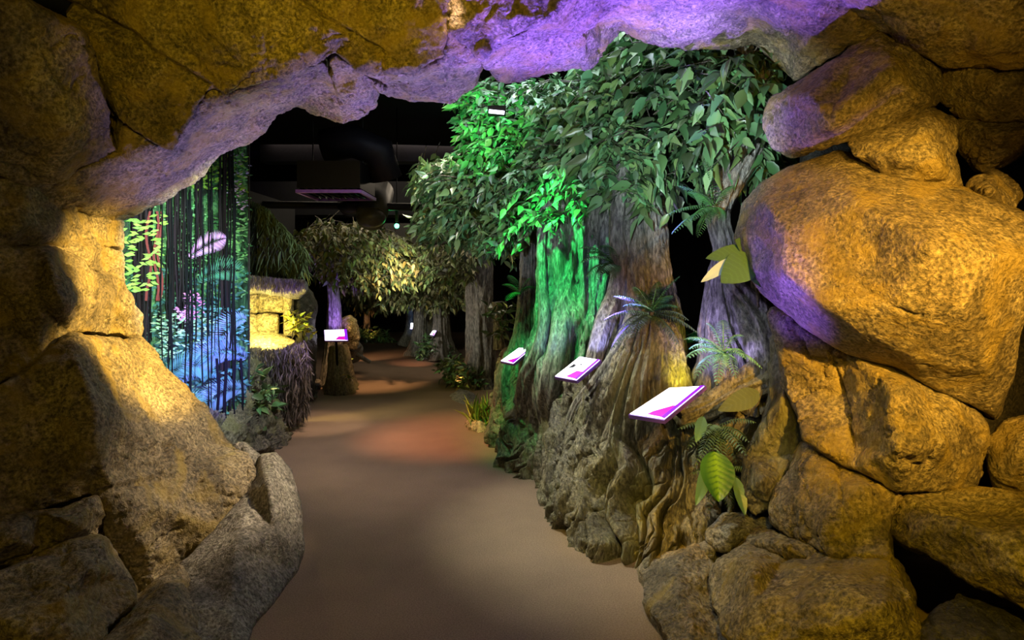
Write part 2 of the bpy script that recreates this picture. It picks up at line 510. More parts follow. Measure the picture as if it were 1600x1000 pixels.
rock('path_boulder', 'smooth grey boulder with vertical streaks bulging onto the path at the left',
     [(396, 745, 3.85), (405, 712, 3.95), (430, 708, 3.95), (452, 735, 3.95), (468, 785, 3.8), (473, 850, 3.6), (462, 890, 3.45), (440, 920, 3.24), (400, 975, 2.9), (370, 1040, 2.6),
      (290, 1060, 2.5), (302, 950, 2.85), (285, 885, 3.2), (340, 826, 3.45), (388, 770, 3.7)],
     [(420, 760, 3.55), (430, 830, 3.38), (370, 860, 3.15), (360, 950, 2.85)], 0.9, mat=ROCKG, crack=0.004, big=0.02, mid=0.010)
rock('small_rock', 'small brown rock tucked between the large left boulder and the streaked one by the path',
     [(366, 698, 4.0), (380, 694, 4.05), (402, 712, 4.0), (404, 732, 3.95), (392, 744, 3.95), (375, 720, 3.95)], [(388, 716, 3.9)], 0.3, mat=ROCKG, voxel=0.009, big=0.01, crack=0.006)
rock('mossy_rock', 'yellow-green lit rock at the far left under the huge cracked boulder',
     [(-60, 815, 2.65), (60, 796, 2.75), (148, 776, 2.9), (164, 800, 2.95), (160, 838, 2.95), (80, 862, 2.75), (-60, 900, 2.5)], [(110, 815, 2.68), (20, 840, 2.55)], 0.6)
rock('corner_boulder', 'blunt amber boulder in the bottom left corner',
     [(-60, 925, 2.4), (40, 880, 2.6), (95, 852, 2.75), (158, 845, 2.85), (190, 900, 2.8), (212, 942, 2.7), (180, 975, 2.6), (120, 1060, 2.35), (-60, 1060, 2.3)],
     [(140, 880, 2.55), (100, 930, 2.42), (20, 980, 2.3)], 0.8)
rock('pointed_rock', 'pointed olive rock wedged between the corner boulder and the path boulder',
     [(214, 936, 2.85), (250, 905, 3.0), (282, 882, 3.1), (292, 900, 3.05), (304, 960, 2.8), (296, 1060, 2.45), (130, 1060, 2.35), (180, 985, 2.6)],
     [(270, 925, 2.75), (235, 965, 2.55), (220, 1010, 2.4)], 0.7)

# ---- overhead vault of rock slabs
A = {}   # shared lip and rim points
rock('vault_slab', 'dim brown slab of the rock vault at the far upper left',
     [(-80, -40, 2.5), (60, 20, 2.75), (120, 48, 2.95), (150, 110, 3.1), (172, 180, 3.25), (190, 238, 3.4), (120, 265, 3.25), (45, 292, 3.1), (-80, 250, 2.8)],
     [(60, 150, 2.85), (110, 200, 2.98)], 0.8, push=(-0.3, 1, 0.5), cat='rock slab')
rock('vault_slab', 'long olive slab of the rock vault running diagonally at the upper left',
     steep([(60, -60, 2.6), (340, -60, 2.8), (460, 0, 2.95), (470, 60, 3.1), (350, 148, 3.35), (318, 150, 3.3), (268, 232, 3.5), (240, 225, 3.4), (190, 196, 3.3), (150, 100, 3.1), (110, 30, 2.85)]),
     steep([(220, 100, 3.0), (270, 170, 3.2), (200, 30, 2.8), (380, 60, 3.0)]), 0.8, push=(-0.2, 1, 0.5), cat='rock slab',
     grooves=[([(100, 5), (200, 55), (280, 110), (340, 150)], 11, 0.06), ([(255, 60), (310, 95), (330, 120)], 6, 0.02)])
rock('vault_slab', 'golden slab in the middle of the rock vault above the air vent',
     steep([(450, -60, 2.85), (705, -60, 2.9), (700, 45, 3.2), (692, 90, 3.35), (640, 112, 3.45), (565, 112, 3.45), (522, 84, 3.3), (500, 98, 3.35), (430, 122, 3.4), (350, 148, 3.4), (420, 90, 3.2), (468, 40, 3.05)]),
     steep([(600, 40, 3.05), (560, 70, 3.2), (480, 80, 3.15)]), 0.8, push=(0, 1, 0.5), cat='rock slab',
     grooves=[([(465, 0), (510, 30), (560, 58), (600, 85)], 5, 0.04), ([(300, 60), (340, 90)], 3, 0.02)])
rock('vault_slab', 'golden slab of the rock vault just left of the violet arch rim',
     steep([(700, -60, 2.9), (930, -60, 3.0), (860, 30, 3.25), (812, 52, 3.35), (770, 72, 3.45), (752, 94, 3.5), (726, 72, 3.35), (701, 45, 3.2)]),
     steep([(770, 20, 3.12)]), 0.8, push=(0, 1, 0.5), cat='rock slab')
rock('arch_rim_rock', 'grey-violet underside of the arch rim over the jungle picture',
     [(84, 328, 3.35), (45, 292, 3.15), (120, 266, 3.25), (190, 240, 3.4), (192, 196, 3.3), (242, 226, 3.4), (268, 234, 3.5), (318, 150, 3.35), (350, 146, 3.35), (430, 122, 3.4), (505, 98, 3.35), (512, 108, 3.5),
      (530, 140, 3.8), (560, 165, 4.0), (590, 150, 4.1), (585, 170, 4.15), (560, 186, 4.15), (535, 194, 4.15), (500, 182, 4.15), (468, 171, 4.15), (432, 178, 4.15), (412, 199, 4.2), (392, 220, 4.2), (345, 247, 4.2), (300, 285, 4.2), (240, 318, 4.2), (190, 346, 4.2)],
     [(300, 230, 3.75), (360, 190, 3.8), (440, 145, 3.7), (240, 270, 3.7), (150, 300, 3.5)], 0.5, push=(-0.2, 0.6, 1), cat='rock', shrink=0.9)
rock('arch_rim_rock', 'violet-lit pointed lobe of the arch rim above the ceiling air vent',
     [(512, 100, 3.4), (524, 86, 3.35), (565, 114, 3.5), (600, 140, 3.75), (594, 146, 4.0), (590, 168, 4.1), (570, 182, 4.05), (548, 165, 3.9), (525, 138, 3.7)],
     [(556, 136, 3.6)], 0.4, push=(0, 0.6, 1), voxel=0.01, cat='rock', shrink=0.85)
rock('arch_rim_rock', 'grey-violet lobe of the arch rim left of the green-lit leaves',
     [(566, 113, 3.5), (640, 112, 3.5), (692, 90, 3.4), (701, 48, 3.25), (726, 72, 3.4), (752, 96, 3.6), (748, 108, 3.8), (735, 132, 4.05), (702, 153, 4.1), (660, 156, 4.1), (622, 149, 4.1), (594, 140, 4.05)],
     [(660, 130, 3.75), (710, 95, 3.5)], 0.4, push=(0, 0.6, 1), cat='rock', shrink=0.85)
rock('arch_rim_rock', 'bright violet lobe of the arch rim directly above the green-lit leaves',
     [(752, 95, 3.6), (772, 71, 3.5), (815, 51, 3.4), (862, 30, 3.3), (900, 40, 3.5), (918, 60, 3.7), (912, 108, 4.1), (850, 118, 4.1), (790, 127, 4.1), (765, 112, 3.9)],
     [(830, 85, 3.72)], 0.4, push=(0, 0.6, 1), cat='rock', shrink=0.85)
rock('arch_rim_rock', 'long violet-lit span of the arch rim above the leafy canopy at the upper right',
     [(860, 32, 3.3), (935, -60, 3.05), (1250, -60, 3.0), (1262, 40, 3.3), (1240, 124, 3.9), (1222, 108, 4.0), (1200, 86, 4.05), (1176, 68, 4.1), (1130, 71, 4.1), (1080, 74, 4.1), (1040, 70, 4.1), (1004, 56, 4.1),
      (968, 44, 4.1), (948, 66, 4.1), (928, 94, 4.1), (912, 108, 4.1), (902, 80, 3.85), (905, 50, 3.6)],
     [(960, 10, 3.5), (1060, 30, 3.7), (1170, 20, 3.6), (940, 40, 3.9), (1200, 55, 3.8)], 0.5, push=(0, 0.6, 1), cat='rock', shrink=0.9,
     grooves=[([(1215, 52), (1240, 58)], 5, 0.03)])
rock('vault_slab', 'nearly black slab of the rock vault in the upper right corner',
     [(1236, -60, 3.0), (1700, -60, 2.5), (1700, 105, 2.8), (1480, 100, 3.1), (1372, 40, 3.25), (1300, 90, 3.5), (1240, 126, 3.8), (1246, 40, 3.4)],
     [(1400, 20, 2.95), (1550, 60, 2.85), (1290, 40, 3.3)], 0.8, push=(0.2, 1, 0.4), cat='rock slab')

# ---- right side boulders
rock('wall_rock', 'dark brown rock in the shadow at the right edge above the smaller stones',
     [(1470, 92, 3.35), (1700, 90, 3.0), (1700, 186, 3.0), (1560, 182, 3.2), (1492, 180, 3.4), (1474, 140, 3.4)], [(1560, 130, 3.1)], 0.5)
rock('wall_rock', 'dark olive rock in the shadow at the right edge above the small round stone',
     [(1500, 188, 3.4), (1700, 188, 3.0), (1700, 250, 3.0), (1596, 228, 3.2), (1538, 266, 3.35), (1506, 236, 3.4)], [(1560, 210, 3.15)], 0.5)
rock('upper_boulder', 'long amber boulder sticking out toward the leaves at the upper right',
     [(1196, 185, 3.5), (1203, 158, 3.5), (1262, 120, 3.45), (1330, 72, 3.35), (1374, 46, 3.3), (1438, 72, 3.2), (1470, 122, 3.15), (1466, 165, 3.1), (1400, 188, 3.1), (1320, 214, 3.15), (1240, 238, 3.3), (1214, 222, 3.42)],
     [(1268, 145, 3.1), (1298, 188, 3.0), (1345, 80, 3.2), (1390, 110, 2.92), (1430, 150, 2.95), (1225, 195, 3.35)], 0.7, crack=0.008)
rock('wedge_boulder', 'yellow-green lit wedge boulder resting on the giant amber boulder',
     [(1318, 216, 3.2), (1440, 174, 3.15), (1490, 196, 3.15), (1486, 245, 3.1), (1497, 292, 3.05), (1410, 288, 3.05), (1330, 245, 3.1)], [(1445, 200, 2.95), (1460, 260, 2.9), (1400, 240, 2.92)], 0.6, crack=0.008)
rock('small_stone', 'small round amber stone on the shoulder of the giant boulder at the right',
     [(1510, 292, 3.1), (1522, 276, 3.1), (1556, 272, 3.1), (1586, 302, 3.05), (1578, 326, 3.0), (1528, 322, 3.0)], [(1545, 298, 2.88)], 0.35, voxel=0.009, big=0.015)
rock('giant_boulder', 'giant amber-lit boulder with a violet lower edge on the right',
     [(1149, 372, 3.5), (1160, 318, 3.5), (1190, 286, 3.45), (1232, 262, 3.4), (1312, 236, 3.3), (1420, 278, 3.05), (1500, 296, 2.95), (1600, 335, 2.8), (1680, 400, 2.6), (1600, 490, 2.65), (1584, 590, 2.75), (1556, 655, 2.85),
      (1500, 625, 2.85), (1440, 592, 2.85), (1400, 570, 2.9), (1322, 546, 3.0), (1252, 505, 3.15), (1190, 455, 3.35), (1160, 415, 3.45)],
     [(1200, 320, 3.2), (1230, 362, 3.0), (1228, 425, 2.95), (1290, 478, 2.8), (1360, 520, 2.75), (1260, 300, 3.1), (1340, 320, 2.8), (1450, 380, 2.5), (1400, 480, 2.6), (1500, 480, 2.5), (1550, 400, 2.5), (1540, 580, 2.68), (1430, 560, 2.72)],
     1.0, smooth_it=6, crack=0.005, mid=0.008, big=0.03, grooves=[([(1340, 445), (1400, 480), (1440, 490), (1450, 445)], 4, 0.015), ([(1500, 320), (1590, 350)], 4, 0.02)])
rock('split_boulder', 'tall boulder half grey and half amber below the giant boulder',
     [(1212, 488, 3.4), (1262, 520, 3.2), (1330, 552, 3.05), (1400, 574, 2.95), (1445, 594, 2.92), (1502, 628, 2.9), (1532, 668, 2.9), (1512, 764, 2.8), (1406, 766, 2.7), (1335, 732, 2.85), (1262, 682, 3.05), (1228, 610, 3.3)],
     [(1400, 610, 2.68), (1404, 700, 2.58), (1310, 620, 3.1), (1345, 690, 2.92), (1460, 690, 2.66)], 0.7, grooves=[([(1300, 560), (1325, 640), (1335, 700)], 4, 0.03), ([(1240, 500), (1265, 560), (1290, 560)], 4, 0.03)])
rock('leaning_slab', 'long grey-brown stone slab leaning behind the right boulders beside the ferns',
     [(1216, 496, 3.6), (1235, 560, 3.5), (1268, 640, 3.4), (1262, 690, 3.3), (1222, 740, 3.25), (1205, 795, 3.2), (1180, 808, 3.2), (1158, 780, 3.3), (1170, 715, 3.4), (1200, 620, 3.5), (1208, 560, 3.6)],
     [(1218, 640, 3.28), (1190, 750, 3.12)], 0.35, mat=ROOTW)
rock('blocky_boulder', 'blocky yellow boulder with a chipped left side in the lower right',
     [(1200, 792, 3.15), (1230, 732, 3.25), (1252, 690, 3.3), (1290, 686, 3.2), (1350, 722, 3.0), (1402, 752, 2.85), (1408, 775, 2.75), (1386, 830, 2.65), (1392, 872, 2.55), (1290, 862, 2.7), (1236, 832, 2.95), (1212, 815, 3.05)],
     [(1270, 712, 3.02), (1310, 760, 2.8), (1290, 820, 2.72), (1350, 760, 2.72), (1240, 780, 2.95)], 0.7, grooves=[([(1310, 730), (1318, 800), (1330, 850)], 4, 0.02)])
rock('low_boulder', 'wide rounded yellow boulder at the bottom right of the entrance',
     [(1112, 905, 2.95), (1130, 868, 3.0), (1165, 846, 3.05), (1232, 866, 2.9), (1290, 862, 2.75), (1388, 872, 2.6), (1430, 930, 2.4), (1452, 1060, 2.2), (1180, 1060, 2.3), (1130, 980, 2.6), (1112, 945, 2.8)],
     [(1180, 890, 2.65), (1180, 950, 2.5), (1290, 920, 2.38), (1380, 950, 2.25), (1240, 1000, 2.3)], 0.8, crack=0.01)
rock('flat_rock', 'flat angular rock lying between the blocky boulder and the wide low boulder',
     [(1168, 845, 3.1), (1185, 830, 3.15), (1225, 838, 3.05), (1292, 858, 2.8), (1280, 884, 2.72), (1225, 872, 2.85)], [(1225, 850, 2.82)], 0.4, voxel=0.01)
rock('path_edge_boulder', 'lumpy yellow boulder at the right edge of the path in front',
     [(1000, 892, 3.3), (1040, 864, 3.35), (1086, 854, 3.3), (1112, 885, 3.15), (1122, 940, 2.95), (1150, 1060, 2.5), (1060, 1060, 2.5), (1022, 960, 2.85), (1004, 918, 3.15)],
     [(1050, 890, 3.05), (1060, 930, 2.85), (1085, 980, 2.65)], 0.6, crack=0.01)
rock('grey_stone', 'grey stone with a flat top between the root wall and the blocky boulder',
     [(1108, 832, 3.3), (1128, 804, 3.4), (1170, 798, 3.4), (1202, 818, 3.25), (1196, 836, 3.2), (1165, 846, 3.2), (1128, 858, 3.2), (1110, 846, 3.25)], [(1150, 822, 3.12)], 0.4, mat=ROCKG, voxel=0.01)
rock('pebble_rock', 'small grey rock squeezed above the path edge boulder',
     [(1088, 846, 3.4), (1106, 838, 3.42), (1118, 858, 3.35), (1130, 872, 3.25), (1112, 882, 3.25), (1094, 866, 3.3)], [(1108, 860, 3.22)], 0.25, mat=ROCKG, voxel=0.009, big=0.01)
rock('side_boulder', 'dim olive boulder at the right edge sloping down to the corner',
     [(1408, 768, 2.78), (1512, 766, 2.75), (1700, 800, 2.4), (1700, 985, 2.2), (1600, 945, 2.3), (1500, 890, 2.45), (1420, 850, 2.6), (1392, 822, 2.72)], [(1470, 810, 2.5), (1570, 850, 2.28), (1600, 900, 2.22)], 0.6)
rock('shadow_boulder', 'nearly black boulder at the right edge below the giant amber boulder',
     [(1545, 690, 3.0), (1575, 660, 3.0), (1700, 640, 2.8), (1700, 775, 2.8), (1560, 765, 2.95)], [(1600, 710, 2.8)], 0.5)
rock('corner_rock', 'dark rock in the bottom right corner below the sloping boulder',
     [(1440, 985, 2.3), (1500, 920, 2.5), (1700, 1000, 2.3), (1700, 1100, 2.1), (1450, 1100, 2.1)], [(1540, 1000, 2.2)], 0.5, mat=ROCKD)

# backing so that the joints between the stones read black and the cave closes round the camera
def backing(name, label, pts, thick):
    o = rock(name, label, pts, (), thick, ROCKD, voxel=0.05, smooth_it=3, big=0.05, crack=0.0, cat='rock wall')
    return o
backing('cave_wall', 'black rough rock behind the joints of the left boulders',
        [(-400, -100, 3.9), (60, 60, 3.9), (120, 260, 4.1), (150, 400, 4.25), (150, 500, 4.3), (200, 700, 4.3), (300, 780, 4.2), (200, 840, 3.9), (-400, 840, 3.9)], 0.5)
backing('cave_wall', 'black rough rock behind the joints of the right boulders',
        [(1310, -60, 3.9), (2000, -100, 3.9), (2000, 900, 3.7), (1450, 850, 3.7), (1300, 760, 3.8), (1290, 560, 3.9), (1230, 400, 3.95), (1255, 280, 3.95), (1262, 160, 3.95)], 0.5)

# ------------------------------------------------------------------ bark surfaces
def catmull(pts, n):
    pts = np.array(pts, float); m = len(pts)
    t = np.linspace(0, m - 1, n); i = np.clip(t.astype(int), 0, m - 2); f = (t - i)[:, None]
    g = lambda k: pts[np.clip(k, 0, m - 1)]
    p0, p1, p2, p3 = g(i - 1), g(i), g(i + 1), g(i + 2)
    return 0.5 * (2 * p1 + (p2 - p0) * f + (2 * p0 - 5 * p1 + 4 * p2 - p3) * f ** 2 + (3 * p1 - p0 - 3 * p2 + p3) * f ** 3)

def grid_faces(nu, nv, wrap):
    f = []
    for j in range(nv - 1):
        for i in range(nu if wrap else nu - 1):
            a = j * nu + i; b_ = j * nu + (i + 1) % nu
            f.append((a, b_, b_ + nu, a + nu))
    return f

def trunk_mesh(spine, nu=96, nv=120, flutes=7, amp=0.12, fine=0.05, seed=0, base_amp=0.0, cap=True):
    """spine = [(x, y, z, r)] from bottom to top, with flutes running along it"""
    S = catmull(spine, nv)
    C = S[:, :3]; R = np.maximum(S[:, 3], 0.004)
    T = np.gradient(C, axis=0); T /= np.linalg.norm(T, axis=1)[:, None]
    a = np.cross(T, [0, 1, 0.01]); a /= np.linalg.norm(a, axis=1)[:, None]
    b_ = np.cross(a, T)
    th = np.linspace(0, 2 * np.pi, nu, endpoint=False)
    Tt, Hh = np.meshgrid(th, np.linspace(0, 1, nv))
    h = Hh.ravel(); t = Tt.ravel()
    L = np.linalg.norm(np.diff(C, axis=0), axis=1).sum()
    q = np.stack([np.cos(t) * flutes * 0.32, np.sin(t) * flutes * 0.32, h * L * 1.1], 1) + seed * 7.1
    A = amp + base_amp * np.clip(1 - h * 1.8, 0, 1) ** 2
    m = 1 + A * (ridged(q, 2) * 2 - 1.0)
    m -= amp * 0.6 * np.clip(1 - np.abs(gnoise(q * 1.7 + 5)) / 0.08, 0, 1)
    q2 = np.stack([np.cos(t) * 5, np.sin(t) * 5, h * L * 3], 1) + seed
    m += fine * fbm(q2 * 1.5, 4)
    r = (R[:, None] * np.ones(nu)).ravel() * m
    V = np.repeat(C, nu, axis=0) + (np.repeat(a, nu, axis=0) * np.cos(t)[:, None] + np.repeat(b_, nu, axis=0) * np.sin(t)[:, None]) * r[:, None]
    f = grid_faces(nu, nv, True)
    if cap:
        V = np.vstack([V, C[-1] + T[-1] * R[-1] * 0.1, C[0]])
        n = len(V)
        f += [((nv - 1) * nu + i, (nv - 1) * nu + (i + 1) % nu, n - 2) for i in range(nu)]
        f += [((i + 1) % nu, i, n - 1) for i in range(nu)]
    return V, f

def px_spine(pts):
    """(px, py, d, radius in px) -> world spine"""
    out = []
    for px, py, d, r in pts:
        v = P(px, py, d); out.append((v.x, v.y, v.z, r / F * d))
    return out

def bank(name, label, base, top, back, ztop, zback, mat, nu=420, nv=260, freq=5.0, amp=0.10, seed=0, cat='root wall'):
    """a wall of knotted roots: base curve on the floor, top curve, back curve"""
    B = catmull(base, nu); Tt = catmull(top, nu); K = catmull(back, nu)
    zt = np.interp(np.linspace(0, 1, nu), np.linspace(0, 1, len(ztop)), ztop)
    zk = np.interp(np.linspace(0, 1, nu), np.linspace(0, 1, len(zback)), zback)
    rows = []
    for j in range(nv):
        t = j / (nv - 1)
        if t < 0.62:
            u = t / 0.62
            xy = B + (Tt - B) * (u ** 1.25)[None] if False else B + (Tt - B) * u ** 1.3
            z = -0.04 + (zt + 0.04) * u
        else:
            u = (t - 0.62) / 0.38
            xy = Tt + (K - Tt) * u; z = zt + (zk - zt) * u ** 0.8
        rows.append(np.column_stack([xy, z]))
    V = np.array(rows)                                    # nv, nu, 3
    for _ in range(6):                                    # soften the crest
        V[1:-1] = (V[:-2] + V[1:-1] * 2 + V[2:]) / 4
    du = np.gradient(V, axis=1); dv = np.gradient(V, axis=0)
    N = np.cross(du, dv); N /= np.linalg.norm(N, axis=2)[..., None] + 1e-9
    s = np.concatenate([[0], np.cumsum(np.linalg.norm(np.diff(B, axis=0), axis=1))])
    S_, T_ = np.meshgrid(s, np.linspace(0, 1, nv))
    q = np.stack([S_.ravel(), T_.ravel() * 1.6, np.zeros(S_.size)], 1) + seed * 5.3
    warp = 0.36 * fbm(q * np.array([1.3, 1.6, 1]), 3)
    q1 = q.copy(); q1[:, 0] = q1[:, 0] + warp
    d = amp * 1.2 * fbm(q1 * np.array([freq * 0.32, 0.5, 1]), 2)
    d += amp * 1.0 * (0.9 - np.abs(gnoise(q1 * np.array([freq * 0.62, 0.6, 1]) + 3)) * 2.6 * 0.5)
    g1 = np.abs(gnoise(q1 * np.array([freq * 0.8, 0.6, 1]) + 13))
    d -= amp * 1.4 * np.clip(1 - g1 / 0.13, 0, 1) ** 1.5
    q2 = q.copy(); q2[:, 0] += 0.12 * fbm(q * 5, 3)
    g2 = np.abs(gnoise(q2 * np.array([freq * 2.0, 1.3, 1]) + 23))
    d -= amp * 0.45 * np.clip(1 - g2 / 0.2, 0, 1) ** 1.5
    g3 = np.abs(gnoise(q2 * np.array([freq * 4.5, 2.8, 1]) + 33))
    d -= amp * 0.13 * np.clip(1 - g3 / 0.16, 0, 1)
    d += amp * 0.35 * fbm(q * np.array([8, 2.6, 1]), 4)
    V = V.reshape(-1, 3) + N.reshape(-1, 3) * (-d)[:, None] * (1 if N[nv // 4, nu // 2, 0] > 0 else -1)
    # close with a back sheet going down
    Vb = V.reshape(nv, nu, 3)[-1].copy(); Vb[:, 2] = -0.05
    V = np.vstack([V, Vb])
    f = grid_faces(nu, nv + 1, False)
    f.append(tuple(range(nu)) + tuple(reversed(range(nv * nu, nv * nu + nu))))
    o = mk(name, V, f[:-1], mat)
    tag(o, label, cat)
    return o

bank('root_wall', 'wall of knotted grey roots along the right side of the path',
     [(0.25, 7.4), (-.16, 6.6), (-.12, 6.0), (.0, 5.35), (.24, 4.98), (.29, 4.35), (.38, 3.85), (.55, 3.55), (.75, 3.42), (1.15, 3.35), (1.6, 3.4)],
     [(.35, 7.2), (-.04, 6.6), (.06, 6.15), (.2, 5.6), (.40, 5.15), (.5, 4.65), (.62, 4.25), (.8, 3.95), (1.0, 3.8), (1.25, 3.65), (1.7, 3.7)],
     [(1.2, 7.4), (1.2, 7.0), (1.2, 6.6), (1.3, 6.2), (1.4, 5.9), (1.6, 5.6), (1.8, 5.2), (2.0, 5.0), (2.1, 4.8), (2.2, 4.6), (2.4, 4.4)],
     [.7, .78, .82, .84, .84, .82, .80, .78, .72, .62, .5], [1.0] * 11, ROOTW, 760, 380, amp=0.13, freq=6.0)
bank('root_bank', 'low bank of dark rocks and roots left of the path under the yellow niche',
     [(-2.25, 5.2), (-2.15, 5.7), (-2.2, 6.2), (-2.35, 6.9), (-2.5, 7.6), (-2.62, 8.3), (-2.9, 8.7), (-3.6, 8.9)],
     [(-2.6, 5.2), (-2.5, 5.8), (-2.55, 6.3), (-2.68, 6.9), (-2.78, 7.6), (-2.85, 8.2), (-3.1, 8.5), (-3.6, 8.6)],
     [(-3.6, 5.2), (-3.6, 5.8), (-3.6, 6.3), (-3.6, 6.9), (-3.6, 7.6), (-3.6, 8.2), (-3.7, 8.4), (-3.8, 8.5)],
     [.5, .6, .72, .8, .8, .8, .7, .6], [.8] * 8, ROOTW, 300, 160, seed=3, amp=0.08)

# ------------------------------------------------------------------ leaves
def leaf_shape(n=4):
    """unit leaf along +x, width 1, folded and curved: list of verts, faces"""
    prof = [(0, 0.02), (0.16, 0.38), (0.40, 0.5), (0.72, 0.24), (1.0, 0.0)]
    V = []; 
    for x, hw in prof:
        z = -0.16 * x * x
        V += [(x, -hw, z + hw * 0.18), (x, 0, z), (x, hw, z + hw * 0.18)]
    Fq = []
    for j in range(4):
        Fq += [(3 * j, 3 * j + 3, 3 * j + 4, 3 * j + 1), (3 * j + 1, 3 * j + 4, 3 * j + 5, 3 * j + 2)]
    return np.array(V), np.array(Fq)
LV, LF = leaf_shape()

def leaves_mesh(pos, dirs, length, width, roll=0.5, tints=None):
    """vectorised: one leaf per row"""
    n = len(pos)
    d = dirs / (np.linalg.norm(dirs, axis=1)[:, None] + 1e-9)
    up = np.array([0, 0, 1.0]) + RNG.normal(size=(n, 3)) * roll
    s = np.cross(up, d); s /= np.linalg.norm(s, axis=1)[:, None] + 1e-9
    u = np.cross(d, s)
    L = np.asarray(length).reshape(-1, 1, 1) * np.ones((n, 1, 1)); W = np.asarray(width).reshape(-1, 1, 1) * np.ones((n, 1, 1))
    lv = LV[None]
    V = pos[:, None] + d[:, None] * lv[..., 0:1] * L + s[:, None] * lv[..., 1:2] * W + u[:, None] * lv[..., 2:3] * L
    Fq = (LF[None] + (np.arange(n) * len(LV))[:, None, None]).reshape(-1, 4)
    if tints is None:
        k = RNG.uniform(0.3, 1.6, n)
        tints = np.stack([k * RNG.uniform(0.7, 1.35, n), k, k * RNG.uniform(0.7, 1.2, n), np.ones(n)], 1)
    C = np.repeat(tints, len(LV), axis=0)
    return V.reshape(-1, 3), Fq, C

def in_poly(x, y, poly):
    poly = np.array(poly); r = np.zeros(len(x), bool); j = len(poly) - 1
    for i in range(len(poly)):
        c = ((poly[i, 1] > y) != (poly[j, 1] > y)) & (x < (poly[j, 0] - poly[i, 0]) * (y - poly[i, 1]) / (poly[j, 1] - poly[i, 1] + 1e-9) + poly[i, 0])
        r ^= c; j = i
    return r

def sample_poly(poly, n):
    p = np.array(poly, float); out = []
    while sum(len(a) for a in out) < n:
        x = RNG.uniform(p[:, 0].min(), p[:, 0].max(), n * 2); y = RNG.uniform(p[:, 1].min(), p[:, 1].max(), n * 2)
        k = in_poly(x, y, poly); out.append(np.stack([x[k], y[k]], 1))
    return np.vstack(out)[:n]

def Pn(px, py, d):
    return np.stack([(px - 800) / F * d, d, EYE - (py - HZ) / F * d], 1)

def canopy(poly, dfun, thick, ntwig, per, leaf, origin, mat, parent, name='foliage', droop=0.6, tint=None, twigs=True):
    """twigs with drooping leaves filling a volume"""
    s = sample_poly(poly, ntwig)
    d = dfun(s[:, 0], s[:, 1]) + RNG.uniform(0, thick, ntwig)
    st = Pn(s[:, 0], s[:, 1], d)
    out = st - np.array(origin); out[:, 2] *= 0.3
    out /= np.linalg.norm(out, axis=1)[:, None]
    out = out + RNG.normal(size=out.shape) * 0.5; out[:, 2] -= droop * 0.5
    out /= np.linalg.norm(out, axis=1)[:, None]
    pos = []; dr = []
    TL = leaf * 2.4
    mb = MB()
    for k in range(per):
        t = (k + 0.5) / per
        p = st + out * TL * (t - 0.5); p[:, 2] -= TL * 0.25 * t * t
        side = np.cross(out, [0, 0, 1.0]); side *= (1 if k % 2 else -1)
        dd = out * 0.6 + side * 0.7 + RNG.normal(size=out.shape) * 0.35; dd[:, 2] -= droop
        pos.append(p); dr.append(dd)
    pos = np.vstack(pos); dr = np.vstack(dr)
    ln = leaf * RNG.uniform(0.65, 1.25, len(pos))
    tt = None
    if tint is not None: tt = tint(pos)
    V, Fq, C = leaves_mesh(pos, dr, ln, ln * RNG.uniform(0.36, 0.5, len(pos)), 0.6, tt)
    mk(name, V, Fq, mat, parent, True, C)
    if twigs:
        for i in range(0, ntwig, 2):
            a = st[i] - out[i] * TL * 0.9; b_ = st[i] + out[i] * TL * 0.5
            m_ = (a + b_) / 2 + np.array([0, 0, 0.02])
            mb.tube([a, m_, b_ - np.array([0, 0, TL * 0.2])], [0.005, 0.004, 0.002], 4, False)
        mb.build('twigs', BARKD, parent, True)

def tree(name, label, trunk_spine, mat=BARK, cat='tree', group=None, base=None, **kw):
    p0 = trunk_spine[0]
    t = empty(name, (p0[0], p0[1], p0[2]), label, cat, group)
    V, f = trunk_mesh(trunk_spine, **kw)
    mk('trunk', V, f, mat, t)
    return t

def branch(t, spine, mat=BARK, name='branch', nu=24, nv=40, **kw):
    kw.setdefault('flutes', 4); kw.setdefault('amp', 0.08)
    V, f = trunk_mesh(spine, nu, nv, **kw)
    return mk(name, V, f, mat, t)

# ---- the big tree: fluted green-lit trunk
t = tree('buttress_tree', 'broad fluted tree trunk lit bright green, rising from the root wall',
         px_spine([(925, 690, 5.5, 80), (893, 600, 5.15, 76), (897, 530, 5.1, 62), (900, 450, 5.2, 56), (903, 360, 5.25, 58), (905, 280, 5.35, 58), (905, 180, 5.6, 50)]),
         flutes=9, amp=0.16, nu=200, nv=220, base_amp=0.22, seed=2)
for sp in ([(848, 330, 5.1, 7), (846, 420, 5.0, 7), (850, 500, 4.9, 9), (838, 560, 4.9, 12), (822, 600, 5.1, 14), (822, 680, 5.5, 14)],
           [(940, 430, 5.0, 12), (930, 500, 4.9, 12), (926, 570, 4.85, 14), (935, 630, 4.9, 16), (945, 690, 5.2, 16)],
           [(880, 470, 4.95, 12), (872, 540, 4.8, 16), (862, 600, 4.8, 20), (860, 650, 5.0, 20), (870, 720, 5.3, 20)]):
    branch(t, px_spine(sp[::-1]), name='root', nu=40, nv=60, amp=0.15)
canopy([(735, 118), (760, 130), (800, 135), (905, 110), (960, 150), (1000, 250), (1010, 330), (940, 310), (880, 335), (830, 345), (800, 385), (740, 370), (690, 365), (650, 350), (665, 300), (640, 265), (700, 235), (735, 215), (715, 150)],
       lambda x, y: 5.6 - (x - 650) / 350 * 1.2, 0.9, 1000, 9, 0.105, (0.6, 5.3, 2.3), LEAF, t, droop=0.4)

